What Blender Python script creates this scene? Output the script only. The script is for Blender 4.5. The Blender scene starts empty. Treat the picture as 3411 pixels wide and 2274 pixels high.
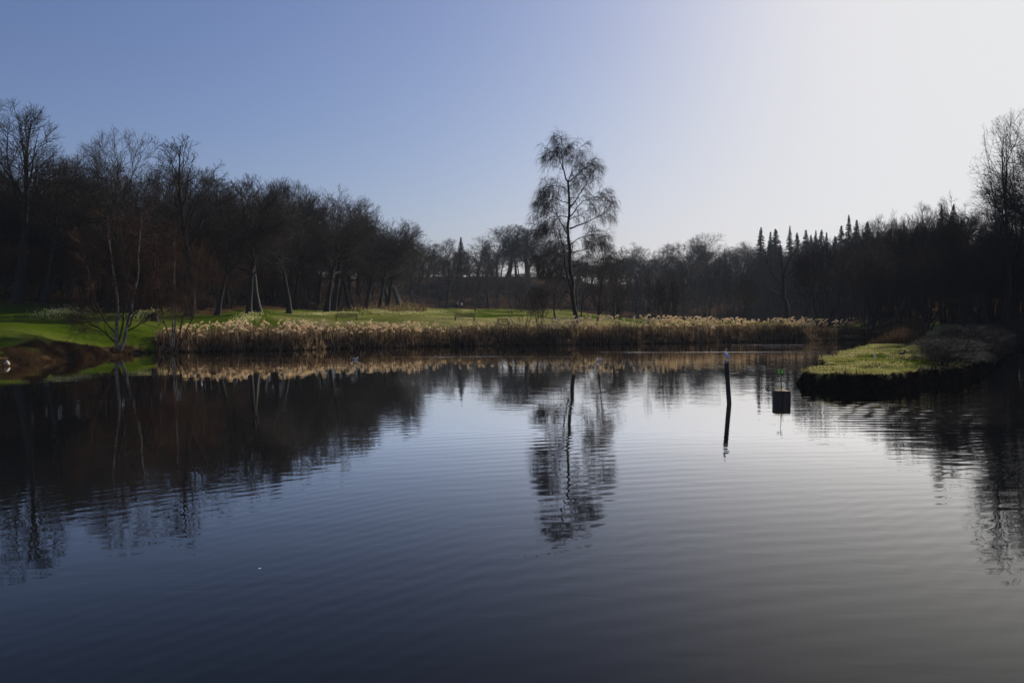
import bpy, math, random
import numpy as np
from mathutils import Vector, Matrix

# ---------------------------------------------------------------- camera, sky, sun
C = bpy.context
COL = C.scene.collection
SUN_AZ, SUN_EL = math.radians(35), math.radians(24)
CAM_H, F, HY, CX = 2.6, 2753.0, 1032.0, 1705.5       # eye height (m), focal length / horizon / centre in photo pixels
cam = bpy.data.cameras.new('camera')
co = bpy.data.objects.new('camera', cam); COL.objects.link(co)
cam.sensor_width = 22.3; cam.lens = 18.0; cam.clip_end = 6000; cam.clip_start = 0.1
co.location = (0, 0, CAM_H)
co.rotation_euler = (math.radians(90) - math.atan((1137 - HY) / F), 0, 0)
C.scene.camera = co

SKY_LIM = (13.6, 13.7, 13.9)
wd = bpy.data.worlds.new("World"); C.scene.world = wd; wd.use_nodes = True
nt = wd.node_tree; nt.nodes.clear()
sk = nt.nodes.new('ShaderNodeTexSky'); sk.sky_type = 'NISHITA'; sk.sun_disc = False
sk.sun_elevation = SUN_EL; sk.sun_rotation = SUN_AZ
sk.air_density = 1.0; sk.dust_density = 1.5; sk.ozone_density = 1.2
tint = nt.nodes.new('ShaderNodeVectorMath'); tint.operation = 'MULTIPLY'
tint.inputs[1].default_value = (1.01, 1.095, 1.53)     # the camera's cool white balance
sepw = nt.nodes.new('ShaderNodeSeparateXYZ'); comw = nt.nodes.new('ShaderNodeCombineXYZ')
for k, lim in enumerate(SKY_LIM):        # soft shoulder: the sensor's highlight roll-off near the sun
    pr = sepw.outputs[k]
    for op, v in (('MULTIPLY', 1 / lim), ('POWER', 4.0), ('ADD', 1.0), ('POWER', 1 / 4.0)):
        q = nt.nodes.new('ShaderNodeMath'); q.operation = op; nt.links.new(pr, q.inputs[0]); q.inputs[1].default_value = v; pr = q.outputs[0]
    q = nt.nodes.new('ShaderNodeMath'); q.operation = 'DIVIDE'; nt.links.new(sepw.outputs[k], q.inputs[0]); nt.links.new(pr, q.inputs[1])
    nt.links.new(q.outputs[0], comw.inputs[k])
bg = nt.nodes.new('ShaderNodeBackground'); bg.inputs[1].default_value = 0.060
wo = nt.nodes.new('ShaderNodeOutputWorld')
nt.links.new(sk.outputs[0], tint.inputs[0]); nt.links.new(tint.outputs[0], sepw.inputs[0])
nt.links.new(comw.outputs[0], bg.inputs[0]); nt.links.new(bg.outputs[0], wo.inputs[0])

sl = bpy.data.lights.new('sun', 'SUN'); sl.energy = 5.0; sl.angle = math.radians(0.5); sl.color = (1.0, 0.92, 0.80)
so = bpy.data.objects.new('sun', sl); COL.objects.link(so)
sdir = Vector((math.sin(SUN_AZ) * math.cos(SUN_EL), math.cos(SUN_AZ) * math.cos(SUN_EL), math.sin(SUN_EL)))
so.rotation_euler = sdir.to_track_quat('Z', 'Y').to_euler(); so.location = (60, 80, 60)

C.scene.view_settings.view_transform = 'Standard'; C.scene.view_settings.look = 'None'
C.scene.view_settings.exposure = 0.0; C.scene.view_settings.gamma = 1.0
C.scene.render.engine = 'CYCLES'
cy = C.scene.cycles
cy.use_denoising = True
cy.max_bounces = 6; cy.diffuse_bounces = 2; cy.glossy_bounces = 3; cy.transmission_bounces = 3; cy.volume_bounces = 1
cy.transparent_max_bounces = 8

rng = np.random.default_rng(7)
random.seed(7)

# ---------------------------------------------------------------- helpers
def D(d):
    """survey distance -> metres from the camera"""
    d = np.asarray(d, float)
    near = 7158.0 / (4955.0 / np.maximum(d, .1) + 50.0)
    far = np.interp(d, [100, 104, 115, 125, 150, 180, 320], [71.8, 80, 102, 124, 186, 272, 470])
    r = np.where(d <= 100, near, far)
    return float(r) if r.ndim == 0 else r
def ZS(z, d):
    """survey height at survey distance -> height in metres"""
    row = 1082.0 + (1.8 - z) * F / d
    return CAM_H - (row - HY) * D(d) / F
def U(px): return (px - CX) / F
def X(px, d): return U(px) * d
def ZP(py, d): return CAM_H + (HY - py) / F * d
def tag(o, label=None, cat=None, group=None, kind=None):
    if label: o['label'] = label
    if cat: o['category'] = cat
    if group: o['group'] = group
    if kind: o['kind'] = kind
    return o
def empty(name, loc, rz=0.0):
    e = bpy.data.objects.new(name, None); COL.objects.link(e)
    e.empty_display_size = 0.3
    e.location = loc; e.rotation_euler = (0, 0, rz); return e
def link(name, me, parent=None, loc=None):
    o = bpy.data.objects.new(name, me); COL.objects.link(o)
    if parent: o.parent = parent
    if loc is not None: o.location = loc
    return o
def mesh_np(name, V, Q, mats, mi=None, smooth=False):
    """V (n,3), Q (m,4) quads (or (m,3))"""
    me = bpy.data.meshes.new(name)
    V = np.ascontiguousarray(V, dtype=np.float32); Q = np.ascontiguousarray(Q, dtype=np.int32)
    k = Q.shape[1]
    me.vertices.add(len(V)); me.vertices.foreach_set('co', V.ravel())
    me.loops.add(Q.size); me.loops.foreach_set('vertex_index', Q.ravel())
    me.polygons.add(len(Q))
    me.polygons.foreach_set('loop_start', np.arange(0, Q.size, k, dtype=np.int32))
    me.polygons.foreach_set('loop_total', np.full(len(Q), k, dtype=np.int32))
    if mi is not None: me.polygons.foreach_set('material_index', np.asarray(mi, dtype=np.int32))
    if smooth: me.polygons.foreach_set('use_smooth', np.ones(len(Q), dtype=bool))
    for m in mats: me.materials.append(m)
    me.update(calc_edges=True)
    return me
class Acc:
    def __init__(s): s.V = []; s.Q = []; s.M = []; s.n = 0
    def add(s, V, Q, m=0):
        s.V.append(V); s.Q.append(Q + s.n); s.M.append(np.full(len(Q), m)); s.n += len(V)
    def mesh(s, name, mats, smooth=False):
        return mesh_np(name, np.concatenate(s.V), np.concatenate(s.Q), mats, np.concatenate(s.M), smooth)
def norm(a): return a / np.maximum(np.linalg.norm(a, axis=-1, keepdims=True), 1e-9)

def tubes(P, R, k):
    """P (B,n,3) polylines, R (B,n) radii -> verts, quads"""
    B, n, _ = P.shape
    T = norm(np.gradient(P, axis=1))
    main = norm(P[:, -1] - P[:, 0])
    ref = np.where(np.abs(main[:, 2:3]) < 0.7, np.array([[0, 0, 1.0]]), np.array([[1.0, 0, 0]]))
    ref = ref[:, None, :]
    u = norm(np.cross(T, ref)); v = np.cross(T, u)
    a = np.arange(k) * 2 * np.pi / k
    ring = P[:, :, None, :] + R[:, :, None, None] * (u[:, :, None, :] * np.cos(a)[None, None, :, None] + v[:, :, None, :] * np.sin(a)[None, None, :, None])
    V = ring.reshape(-1, 3)
    b = np.arange(B)[:, None, None] * n * k; i = np.arange(n - 1)[None, :, None] * k; j = np.arange(k)[None, None, :]
    j2 = (j + 1) % k
    q = np.stack([b + i + j, b + i + j2, b + i + k + j2, b + i + k + j], axis=-1).reshape(-1, 4)
    return V, q
def grow(base, dr, L, n, wig, trop, g):
    B = len(base); P = np.zeros((B, n, 3)); P[:, 0] = base; d = norm(dr.copy())
    st = (L / (n - 1))[:, None]
    for i in range(1, n):
        d = norm(d + g.normal(0, wig, (B, 3)) + np.array(trop)[None, :])
        P[:, i] = P[:, i - 1] + d * st
    return P
def sample(P, R, m, t0, t1, g):
    """m children on each polyline: positions, tangents, radii, param"""
    B, n, _ = P.shape
    t = t0 + (t1 - t0) * ((np.arange(m)[None, :] + g.random((B, m))) / m) ** .8
    f = t * (n - 1); i = np.minimum(f.astype(int), n - 2); w = (f - i)[..., None]
    bi = np.arange(B)[:, None]
    pos = P[bi, i] * (1 - w) + P[bi, i + 1] * w
    tan = norm(P[bi, i + 1] - P[bi, i])
    r = R[bi, i] * (1 - w[..., 0]) + R[bi, i + 1] * w[..., 0]
    return pos.reshape(-1, 3), tan.reshape(-1, 3), r.reshape(-1), t.reshape(-1), np.repeat(np.arange(B), m)
def fan(tan, ang, g, prefer=None, pw=0.0):
    rnd = g.normal(0, 1, tan.shape)
    if prefer is not None: rnd = rnd + prefer * pw
    perp = norm(rnd - (rnd * tan).sum(-1, keepdims=True) * tan)
    return norm(tan * np.cos(ang)[:, None] + perp * np.sin(ang)[:, None])
def exit_dist(o, d, c, r):
    oo = (o - c) / r; dd = d / r
    a = (dd * dd).sum(-1); b = 2 * (oo * dd).sum(-1); cc = (oo * oo).sum(-1) - 1
    disc = b * b - 4 * a * cc
    t = (-b + np.sqrt(np.maximum(disc, 0))) / (2 * a)
    return np.where((disc <= 0) | (cc > 0), 0.0, np.maximum(t, 0))

# ---------------------------------------------------------------- materials
def mat(name, base, rough=0.85, var=None, scale=3.0, detail=4, transl=0.0, spec=0.2, coord='Object', bump=0.0, stretch=(1, 1, 1)):
    m = bpy.data.materials.new(name); m.use_nodes = True
    t = m.node_tree; N = t.nodes; L = t.links; N.clear()
    out = N.new('ShaderNodeOutputMaterial'); p = N.new('ShaderNodeBsdfPrincipled')
    p.inputs['Roughness'].default_value = rough
    p.inputs['Specular IOR Level'].default_value = spec
    p.inputs['Base Color'].default_value = (*base, 1)
    col = None
    if var:
        tc = N.new('ShaderNodeTexCoord'); mp = N.new('ShaderNodeMapping'); mp.inputs['Scale'].default_value = stretch
        nz = N.new('ShaderNodeTexNoise'); nz.inputs['Scale'].default_value = scale; nz.inputs['Detail'].default_value = detail
        L.new(tc.outputs[coord], mp.inputs[0]); L.new(mp.outputs[0], nz.inputs[0])
        cr = N.new('ShaderNodeValToRGB'); cr.color_ramp.elements[0].position = 0.35; cr.color_ramp.elements[1].position = 0.65
        cr.color_ramp.elements[0].color = (*base, 1); cr.color_ramp.elements[1].color = (*var, 1)
        L.new(nz.outputs[0], cr.inputs[0]); L.new(cr.outputs[0], p.inputs['Base Color']); col = cr.outputs[0]
        if bump:
            bm = N.new('ShaderNodeBump'); bm.inputs['Distance'].default_value = bump
            L.new(nz.outputs[0], bm.inputs['Height']); L.new(bm.outputs[0], p.inputs['Normal'])
    if transl > 0:
        tr = N.new('ShaderNodeBsdfTranslucent'); mx = N.new('ShaderNodeMixShader'); mx.inputs[0].default_value = transl
        if col is not None: L.new(col, tr.inputs[0])
        else: tr.inputs[0].default_value = (*base, 1)
        L.new(p.outputs[0], mx.inputs[1]); L.new(tr.outputs[0], mx.inputs[2]); L.new(mx.outputs[0], out.inputs[0])
    else: L.new(p.outputs[0], out.inputs[0])
    return m
M = {}
M['bark'] = mat('oak_bark', (0.035, 0.028, 0.022), var=(0.032, 0.026, 0.020), scale=2.5, stretch=(1, 1, .25), bump=.03)
M['twig'] = mat('grey_brown_twigs', (0.036, 0.026, 0.020), rough=.9)
M['twig_red'] = mat('red_brown_twigs', (0.070, 0.032, 0.015), rough=.9)
M['twig_birch'] = mat('birch_twigs', (0.040, 0.026, 0.022), rough=.9)
M['bark_pale'] = mat('birch_bark', (0.05, 0.04, 0.035), var=(0.27, 0.235, 0.19), scale=1.6, detail=5, stretch=(1, 1, 2.2), bump=.01)
M['needle'] = mat('spruce_needles', (0.018, 0.030, 0.016), var=(0.035, 0.055, 0.026), scale=1.5, transl=.1)
M['reed'] = mat('reed_stems', (0.18, 0.12, 0.062), var=(0.42, 0.30, 0.17), scale=1.2, transl=.55)
M['reed_low'] = mat('dark_reed', (0.055, 0.032, 0.018), var=(0.12, 0.072, 0.040), scale=.8, transl=.25)
M['plume'] = mat('reed_plumes', (0.88, 0.70, 0.46), var=(0.96, 0.86, 0.66), scale=6, transl=.6)
M['grass'] = mat('green_grass_blades', (0.10, 0.14, 0.018), var=(0.22, 0.23, 0.04), scale=1.2, transl=.55)
M['straw'] = mat('straw_grass_blades', (0.34, 0.29, 0.11), var=(0.55, 0.46, 0.24), scale=2, transl=.5)
M['peat'] = mat('wet_peat_and_roots', (0.010, 0.007, 0.005), var=(0.03, 0.02, 0.012), scale=3)
M['rust_grass'] = mat('rusty_dead_grass', (0.055, 0.030, 0.012), var=(0.11, 0.062, 0.024), scale=1, transl=.4)
M['wood'] = mat('bench_wood', (0.05, 0.028, 0.013), var=(0.11, 0.06, 0.028), scale=4, stretch=(1, 8, 8), spec=.4, rough=.6)
M['old_wood'] = mat('weathered_post_wood', (0.025, 0.022, 0.018), var=(0.075, 0.062, 0.048), scale=6, stretch=(1, 1, .15), bump=.01, spec=.3)
M['end_grain'] = mat('sawn_end_grain', (0.32, 0.23, 0.15), var=(0.5, 0.38, 0.27), scale=14)
M['white'] = mat('white_feathers', (0.8, 0.8, 0.8), rough=.7, transl=.15)
M['grey_f'] = mat('grey_feathers', (0.42, 0.43, 0.46), rough=.7)
M['black_f'] = mat('black_feathers', (0.015, 0.015, 0.018), rough=.5, spec=.4)
M['orange'] = mat('orange_beak', (0.35, 0.06, 0.03), rough=.5)
M['leaf'] = mat('fresh_leaves', (0.05, 0.22, 0.02), rough=.4, transl=.5, spec=.5)
M['daffodil'] = mat('daffodil_petals', (0.75, 0.70, 0.36), transl=.4)
M['stone'] = mat('pale_stone', (0.35, 0.32, 0.28), var=(0.5, 0.46, 0.40), scale=8)
M['skin'] = mat('skin', (0.5, 0.32, 0.24), rough=.6)
M['jacket_w'] = mat('pale_lilac_cloth', (0.62, 0.60, 0.75))
M['jacket_d'] = mat('violet_cloth', (0.10, 0.08, 0.20))
M['trouser'] = mat('dark_cloth', (0.02, 0.02, 0.03))
M['hair'] = mat('brown_hair', (0.05, 0.03, 0.02))

# ---------------------------------------------------------------- terrain
pond = []
def pw(px, d): pond.append((X(px, D(d)), D(d)))
for p in [(-34, 2.3), (-12, 2.0), (6, 2.2), (40, 3), (70, 15), (62, 36), (46, 53)]: pond.append(p)
for p in [(3411, 67), (3375, 60), (3335, 47), (3300, 33.5), (3250, 27.5), (3130, 24.4), (3000, 22.7), (2830, 22.4), (2700, 23.4), (2680, 25.5),
          (2715, 29), (2752, 34.5), (2835, 46), (2895, 54), (2960, 62), (3010, 78), (3000, 90), (2890, 100), (2800, 98), (2700, 95),
          (2500, 90), (2330, 84), (2200, 80), (1800, 74), (1500, 71), (1400, 68), (1100, 63), (1000, 59), (700, 57), (540, 54), (425, 50.5),
          (380, 48.6), (275, 43), (100, 38), (0, 36), (-200, 33)]: pw(*p)
pond += [(-31, 28), (-37, 15)]
pond = np.array(pond, dtype=float)
def sdist(x, y):
    """>0 on land, <0 in the pond"""
    x = np.asarray(x, float); y = np.asarray(y, float); sh = x.shape; x = x.ravel(); y = y.ravel()
    best = np.full(x.shape, 1e9); inside = np.zeros(x.shape, bool)
    n = len(pond)
    for i in range(n):
        ax, ay = pond[i]; bx, by = pond[(i + 1) % n]
        dx, dy = bx - ax, by - ay
        t = np.clip(((x - ax) * dx + (y - ay) * dy) / (dx * dx + dy * dy), 0, 1)
        best = np.minimum(best, (x - ax - t * dx) ** 2 + (y - ay - t * dy) ** 2)
        c = ((ay > y) != (by > y)) & (x < (bx - ax) * (y - ay) / (by - ay + 1e-12) + ax)
        inside ^= c
    s = np.sqrt(best); s = np.where(inside, -s, s)
    near = (np.sin(x * 2.1 + 1.3 * np.sin(y * 1.7)) * .14 + np.sin(x * 5.3 + y * 3.1) * .07 + np.sin(y * 6.7 - x * 2.9) * .05 + np.sin(x * .9 + y * .6) * .15)
    s = s + near * np.where(y > 5, 1, 0)
    return s.reshape(sh)
COLS = [  # px, [(d, z)...]
    (-600, [(0, .4), (34, .35), (38, .6), (47, 1.5), (85, 4.0), (98, 7), (120, 14), (200, 26), (320, 40)]),
    (0,    [(0, .35), (36, .35), (39, .60), (47, 1.45), (78, 3.1), (92, 6.0), (120, 14), (200, 26), (320, 40)]),
    (400,  [(0, .35), (50, .4), (53.5, .6), (60, 1.5), (88, 3.1), (103, 6.5), (130, 14), (200, 24), (320, 36)]),
    (720,  [(0, .35), (58, .4), (66, .7), (97, 2.9), (112, 5.0), (135, 11), (200, 19), (320, 30)]),
    (1150, [(0, .35), (64, .4), (72, .8), (98, 2.2), (118, 3.6), (135, 5.5), (150, 9), (200, 13), (320, 17)]),
    (1500, [(0, .35), (71, .4), (78, .7), (106, 2.5), (118, 3.3), (142, 4.4), (158, 5.0), (178, 12.2), (230, 13), (320, 15)]),
    (1850, [(0, .35), (75, .4), (82, .7), (110, 2.6), (122, 3.4), (142, 4.2), (158, 5.0), (178, 12.2), (230, 13), (320, 15)]),
    (2150, [(0, .35), (80, .4), (88, .6), (118, 2.3), (135, 2.7), (155, 3.0), (185, 8.0), (230, 12), (320, 16)]),
    (2450, [(0, .4), (89, .5), (96, .6), (128, 2.2), (150, 2.3), (165, 3.5), (205, 13), (260, 17), (320, 19)]),
    (2800, [(0, .5), (50, .55), (98, .6), (128, 1.6), (142, 2.2), (170, 10), (210, 16), (320, 22)]),
    (3100, [(0, .5), (24, .5), (52, .62), (70, 1.0), (90, 1.7), (110, 3.5), (150, 12), (210, 18), (320, 24)]),
    (3411, [(0, .5), (60, .6), (75, 1.0), (90, 2.4), (150, 13), (210, 18), (320, 24)]),
    (4200, [(0, .5), (60, .6), (75, 1.0), (90, 3), (150, 12), (210, 16), (320, 24)]),
]
COLS = [(p, [(D(d) if d > 0 else 0.0, ZS(z, d) if d > 20 else z) for d, z in c]) for p, c in COLS]
def sm(a, b, x):
    t = np.clip((x - a) / (b - a), 0, 1); return t * t * (3 - 2 * t)
def height(x, y):
    x = np.asarray(x, float); y = np.asarray(y, float)
    d = np.maximum(y, 1.0); px = np.clip(x / np.maximum(y, 6.0) * F + CX, -600, 4200)
    pxs = np.array([c[0] for c in COLS]); Zc = np.stack([np.interp(d, [p[0] for p in c[1]], [p[1] for p in c[1]]) for c in COLS])
    i = np.clip(np.searchsorted(pxs, px) - 1, 0, len(pxs) - 2)
    w = (px - pxs[i]) / (pxs[i + 1] - pxs[i]); w = w * w * (3 - 2 * w)
    flat = Zc.reshape(len(pxs), -1); ii = i.ravel(); k = np.arange(ii.size)
    B = (flat[ii, k] * (1 - w.ravel()) + flat[ii + 1, k] * w.ravel()).reshape(px.shape)
    s = sdist(x, y)
    spit = (px > 2560) & (y < 60)
    lip = .54 * np.where(spit, sm(0, 1, s / (.12 + .42 * np.clip(np.sin(x * 3.7 + np.sin(x * 1.3) * 2) * .9 - .25, 0, 1))), sm(0, 1.6, s)) + .28 * np.maximum(0, s - .3)
    tus = np.where(spit, (np.sin(x * 6.1 + np.sin(y * 3.3) * 2) * np.sin(y * 4.3 + x * 1.9) * .075 + np.sin(x * 2.3 + y * .9) * .08) * sm(.15, .8, s), 0)
    und = tus + (np.sin(x * .55 + 2 * np.sin(y * .23)) * np.sin(y * .41 + 1.0) * .10 + np.sin(x * 1.7 + y * 1.1) * np.sin(y * 2.3 - x * .7) * .05)
    land = np.minimum(B, lip) + und * sm(.3, 3, s) * np.where(d > 72, 2.0, 1.0)
    return np.where(s > 0, np.maximum(land, 0.0 * s + .02 * sm(0, .1, s)), -1.0 * sm(0, 1.2, -s))
def HZ(x, y): return float(height(np.array([x]), np.array([y]))[0])

def axis(segs):
    a = []
    for s0, s1, st in segs: a += list(np.arange(s0, s1, st))
    a.append(segs[-1][1]); return np.array(a)
gx = axis([(-1500, -400, 220), (-400, -140, 40), (-140, -40, 4), (-40, 6, .5), (6, 32, .15), (32, 46, .5), (46, 150, 3), (150, 400, 40), (400, 1500, 220)])
gy = axis([(-400, -20, 50), (-20, 1, 3), (1, 4, .3), (4, 24, 1.5), (24, 40, .17), (40, 56, .3), (56, 84, .45), (84, 300, 2.2), (300, 400, 16), (400, 1500, 220)])
GX, GY = np.meshgrid(gx, gy)
GZ = height(GX, GY)
V = np.stack([GX, GY, GZ], -1).reshape(-1, 3)
nx, ny = len(gx), len(gy)
ii = (np.arange(ny - 1)[:, None] * nx + np.arange(nx - 1)[None, :]).ravel()
Q = np.stack([ii, ii + 1, ii + nx + 1, ii + nx], -1)
def ground_mat():
    m = bpy.data.materials.new('meadow_and_woodland_floor'); m.use_nodes = True
    t = m.node_tree; N = t.nodes; L = t.links; p = N['Principled BSDF']
    p.inputs['Roughness'].default_value = .95; p.inputs['Specular IOR Level'].default_value = .0
    at = N.new('ShaderNodeAttribute'); at.attribute_name = 'cover'
    geo = N.new('ShaderNodeNewGeometry')
    def nz(scale, det=4):
        n = N.new('ShaderNodeTexNoise'); n.inputs['Scale'].default_value = scale; n.inputs['Detail'].default_value = det
        L.new(geo.outputs['Position'], n.inputs['Vector']); return n.outputs[0]
    def ramp(f, a, b, p0=.4, p1=.6):
        r = N.new('ShaderNodeValToRGB'); r.color_ramp.elements[0].position = p0; r.color_ramp.elements[1].position = p1
        r.color_ramp.elements[0].color = (*a, 1); r.color_ramp.elements[1].color = (*b, 1); L.new(f, r.inputs[0]); return r.outputs[0]
    def mix(f, a, b):
        x = N.new('ShaderNodeMix'); x.data_type = 'RGBA'; L.new(f, x.inputs[0]); L.new(a, x.inputs[6]); L.new(b, x.inputs[7]); return x.outputs[2]
    sep = N.new('ShaderNodeSeparateColor'); L.new(at.outputs['Color'], sep.inputs[0])
    lawn = mix(nz(.22, 6), ramp(nz(6, 6), (.028, .052, .003), (.050, .088, .004)), ramp(nz(3.1, 5), (.050, .088, .003), (.11, .13, .010)))
    dry = ramp(nz(4.0, 6), (.20, .19, .05), (.42, .36, .15))  # straw colour; also stands in for the glow of backlit turf
    litter = ramp(nz(2.2, 6), (.030, .020, .013), (.10, .055, .028))
    mud = ramp(nz(5.0, 4), (.007, .006, .004), (.020, .014, .010))
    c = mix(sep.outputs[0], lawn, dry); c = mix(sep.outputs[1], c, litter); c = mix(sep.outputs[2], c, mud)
    L.new(c, p.inputs['Base Color'])
    b = N.new('ShaderNodeBump'); b.inputs['Distance'].default_value = .05; L.new(nz(7, 5), b.inputs['Height']); L.new(b.outputs[0], p.inputs['Normal'])
    return m
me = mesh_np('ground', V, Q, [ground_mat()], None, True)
x, y, z = V[:, 0], V[:, 1], V[:, 2]
px = x / np.maximum(y, 6) * F + CX; s = sdist(x, y)
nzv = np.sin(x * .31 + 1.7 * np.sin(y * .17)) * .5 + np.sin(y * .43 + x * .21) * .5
edge_d = np.interp(px, [-600, 0, 400, 720, 1150, 1300, 1500, 1850, 2150, 2450, 2800, 3000, 3200, 3411], D(np.array([78, 79, 88, 97, 120, 134, 148, 146, 135, 145, 128, 104, 90, 80])))
wood = sm(-2, 3, y - edge_d + nzv * 2)
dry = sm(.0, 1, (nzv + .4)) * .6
dry = np.where((px > 1150) & (y < D(112)), np.maximum(dry, sm(1150, 1600, px) * .9), dry)  # yellow band painted in place of sunlight scattered forward by the grass
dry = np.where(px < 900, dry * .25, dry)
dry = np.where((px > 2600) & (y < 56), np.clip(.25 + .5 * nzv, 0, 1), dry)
mud = np.where(z < .52 - .10 * np.clip(np.sin(x * 4.9 + np.sin(x * 2.1) * 2) - .2, 0, 1), 1.0, 0) * (s < .9) * ((px > 2560) & (y < 60)); mud = np.maximum(mud, 1.0 * (z < .12)); mud = np.maximum(mud, ((px > 2560) & (y < 60) & (s < .36)) * 1.0) ; mud = np.maximum(mud, 1.0 * (s < .17))
reedfloor = (px > 520) & (px < 2760) & (s < 3.6) & (y > 46)
wood = np.where(reedfloor | ((px > 3115 + 25 * nzv) & (y > 20) & (y < 62)) | ((px > 3240) & (y > 20)) | ((px < 470) & (s < 1.1 + nzv * .5) & (y > 30)), 1.0, wood)
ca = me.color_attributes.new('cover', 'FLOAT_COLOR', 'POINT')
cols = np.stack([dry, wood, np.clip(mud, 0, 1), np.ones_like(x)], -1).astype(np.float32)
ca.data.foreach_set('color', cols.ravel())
tag(link('ground', me), kind='structure')

# ---------------------------------------------------------------- water
def water_mat():
    m = bpy.data.materials.new('dark_pond_water'); m.use_nodes = True
    t = m.node_tree; N = t.nodes; L = t.links; N.clear()
    geo = N.new('ShaderNodeNewGeometry')
    def mapping(rot, scl):
        mp = N.new('ShaderNodeMapping'); mp.inputs['Rotation'].default_value = (0, 0, math.radians(rot)); mp.inputs['Scale'].default_value = scl
        L.new(geo.outputs['Position'], mp.inputs[0]); return mp.outputs[0]
    def noise(vec, scale, det=2, dist=0):
        n = N.new('ShaderNodeTexNoise'); n.inputs['Scale'].default_value = scale; n.inputs['Detail'].default_value = det; n.inputs['Distortion'].default_value = dist
        L.new(vec, n.inputs['Vector']); return n.outputs[0]
    def wave(vec, lam, dist, dscale):
        w = N.new('ShaderNodeTexWave'); w.wave_type = 'BANDS'; w.bands_direction = 'Y'; w.wave_profile = 'SIN'
        w.inputs['Scale'].default_value = 2 * math.pi / 20 / lam; w.inputs['Distortion'].default_value = dist
        w.inputs['Detail'].default_value = 1.0; w.inputs['Detail Scale'].default_value = dscale
        L.new(vec, w.inputs['Vector']); return w.outputs['Fac']
    def mth(op, a, b=None):
        x = N.new('ShaderNodeMath'); x.operation = op
        for k, v in enumerate((a, b)):
            if v is None: continue
            if isinstance(v, (int, float)): x.inputs[k].default_value = v
            else: L.new(v, x.inputs[k])
        return x.outputs[0]
    def rmp(f, a, b, lo=0.0, hi=1.0):
        x = N.new('ShaderNodeMapRange'); x.interpolation_type = 'SMOOTHSTEP'
        x.inputs[1].default_value = a; x.inputs[2].default_value = b; x.inputs[3].default_value = lo; x.inputs[4].default_value = hi
        L.new(f, x.inputs[0]); return x.outputs[0]
    patch = noise(mapping(0, (1, 1, 1)), .11, 2)
    patch2 = noise(mapping(40, (1, .6, 1)), .23, 2)
    def rings(cx, cy, lam, dist, dscale):
        mp = N.new('ShaderNodeMapping'); mp.inputs['Location'].default_value = (-cx, -cy, 0); L.new(geo.outputs['Position'], mp.inputs[0])
        w = N.new('ShaderNodeTexWave'); w.wave_type = 'RINGS'; w.rings_direction = 'Z'; w.wave_profile = 'SIN'
        w.inputs['Scale'].default_value = 2 * math.pi / 20 / lam; w.inputs['Distortion'].default_value = dist
        w.inputs['Detail'].default_value = 2.0; w.inputs['Detail Scale'].default_value = dscale
        L.new(mp.outputs[0], w.inputs['Vector']); return w.outputs['Fac']
    w1 = mth('MULTIPLY', rings(9, -13, .38, 3.0, .3), rmp(patch, .38, .62, .10, 1.0))
    w2 = mth('MULTIPLY', rings(27, -17, .24, 3.0, .42), rmp(patch2, .45, .62, 0.0, 1.0))
    n1 = noise(mapping(-12, (.30, 1, 1)), 2.8, 2, .4)
    n2 = noise(mapping(10, (.5, 1, 1)), .9, 1, .2)
    sepp = N.new('ShaderNodeSeparateXYZ'); L.new(geo.outputs['Position'], sepp.inputs[0])
    far = rmp(sepp.outputs[1], 12, 45, 1.0, .30)
    right = mth('MULTIPLY', rmp(sepp.outputs[0], -11, 4, .45, 1.0), rmp(sepp.outputs[0], 4, 14, 1.0, 4.2))
    h = mth('ADD', mth('MULTIPLY', w1, A1), mth('MULTIPLY', w2, A2))
    h = mth('ADD', h, mth('MULTIPLY', n1, A3))
    h = mth('MULTIPLY', mth('MULTIPLY', h, far), right)
    h = mth('ADD', h, mth('MULTIPLY', n2, A4))
    ruf = mth('MULTIPLY', rmp(noise(mapping(-2, (.045, .55, 1)), 1.0, 2, .3), .60, .66, 0.0, 1.0), rmp(sepp.outputs[1], 36, 55, 0.0, 1.0))
    h = mth('ADD', h, mth('MULTIPLY', mth('MULTIPLY', noise(mapping(0, (.6, 1, 1)), 9.0, 1), ruf), .012))
    b = N.new('ShaderNodeBump'); b.inputs['Distance'].default_value = 1.0; b.inputs['Strength'].default_value = 1.0
    L.new(h, b.inputs['Height'])
    dif = N.new('ShaderNodeBsdfDiffuse'); dif.inputs[0].default_value = (.005, .006, .007, 1)
    gl = N.new('ShaderNodeBsdfGlossy'); gl.inputs['Roughness'].default_value = .012; gl.inputs['Color'].default_value = (1, .975, .93, 1)
    fr = N.new('ShaderNodeFresnel'); fr.inputs[0].default_value = 1.333
    for nd in (dif, gl, fr): L.new(b.outputs[0], nd.inputs['Normal'])
    k = mth('MINIMUM', mth('MULTIPLY', mth('POWER', fr.outputs[0], 1.85), 5.0), .97)
    mx = N.new('ShaderNodeMixShader'); L.new(k, mx.inputs[0]); L.new(dif.outputs[0], mx.inputs[1]); L.new(gl.outputs[0], mx.inputs[2])
    out = N.new('ShaderNodeOutputMaterial'); L.new(mx.outputs[0], out.inputs[0])
    return m
A1, A2, A3, A4 = .00092, .00058, .0024, .0026
wv = [(-60, 1, 0), (90, 1, 0), (90, 110, 0), (-60, 110, 0)]
me = bpy.data.meshes.new('pond_water'); me.from_pydata(wv, [], [(0, 1, 2, 3)]); me.materials.append(water_mat())
tag(link('water', me), kind='structure')

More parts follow.
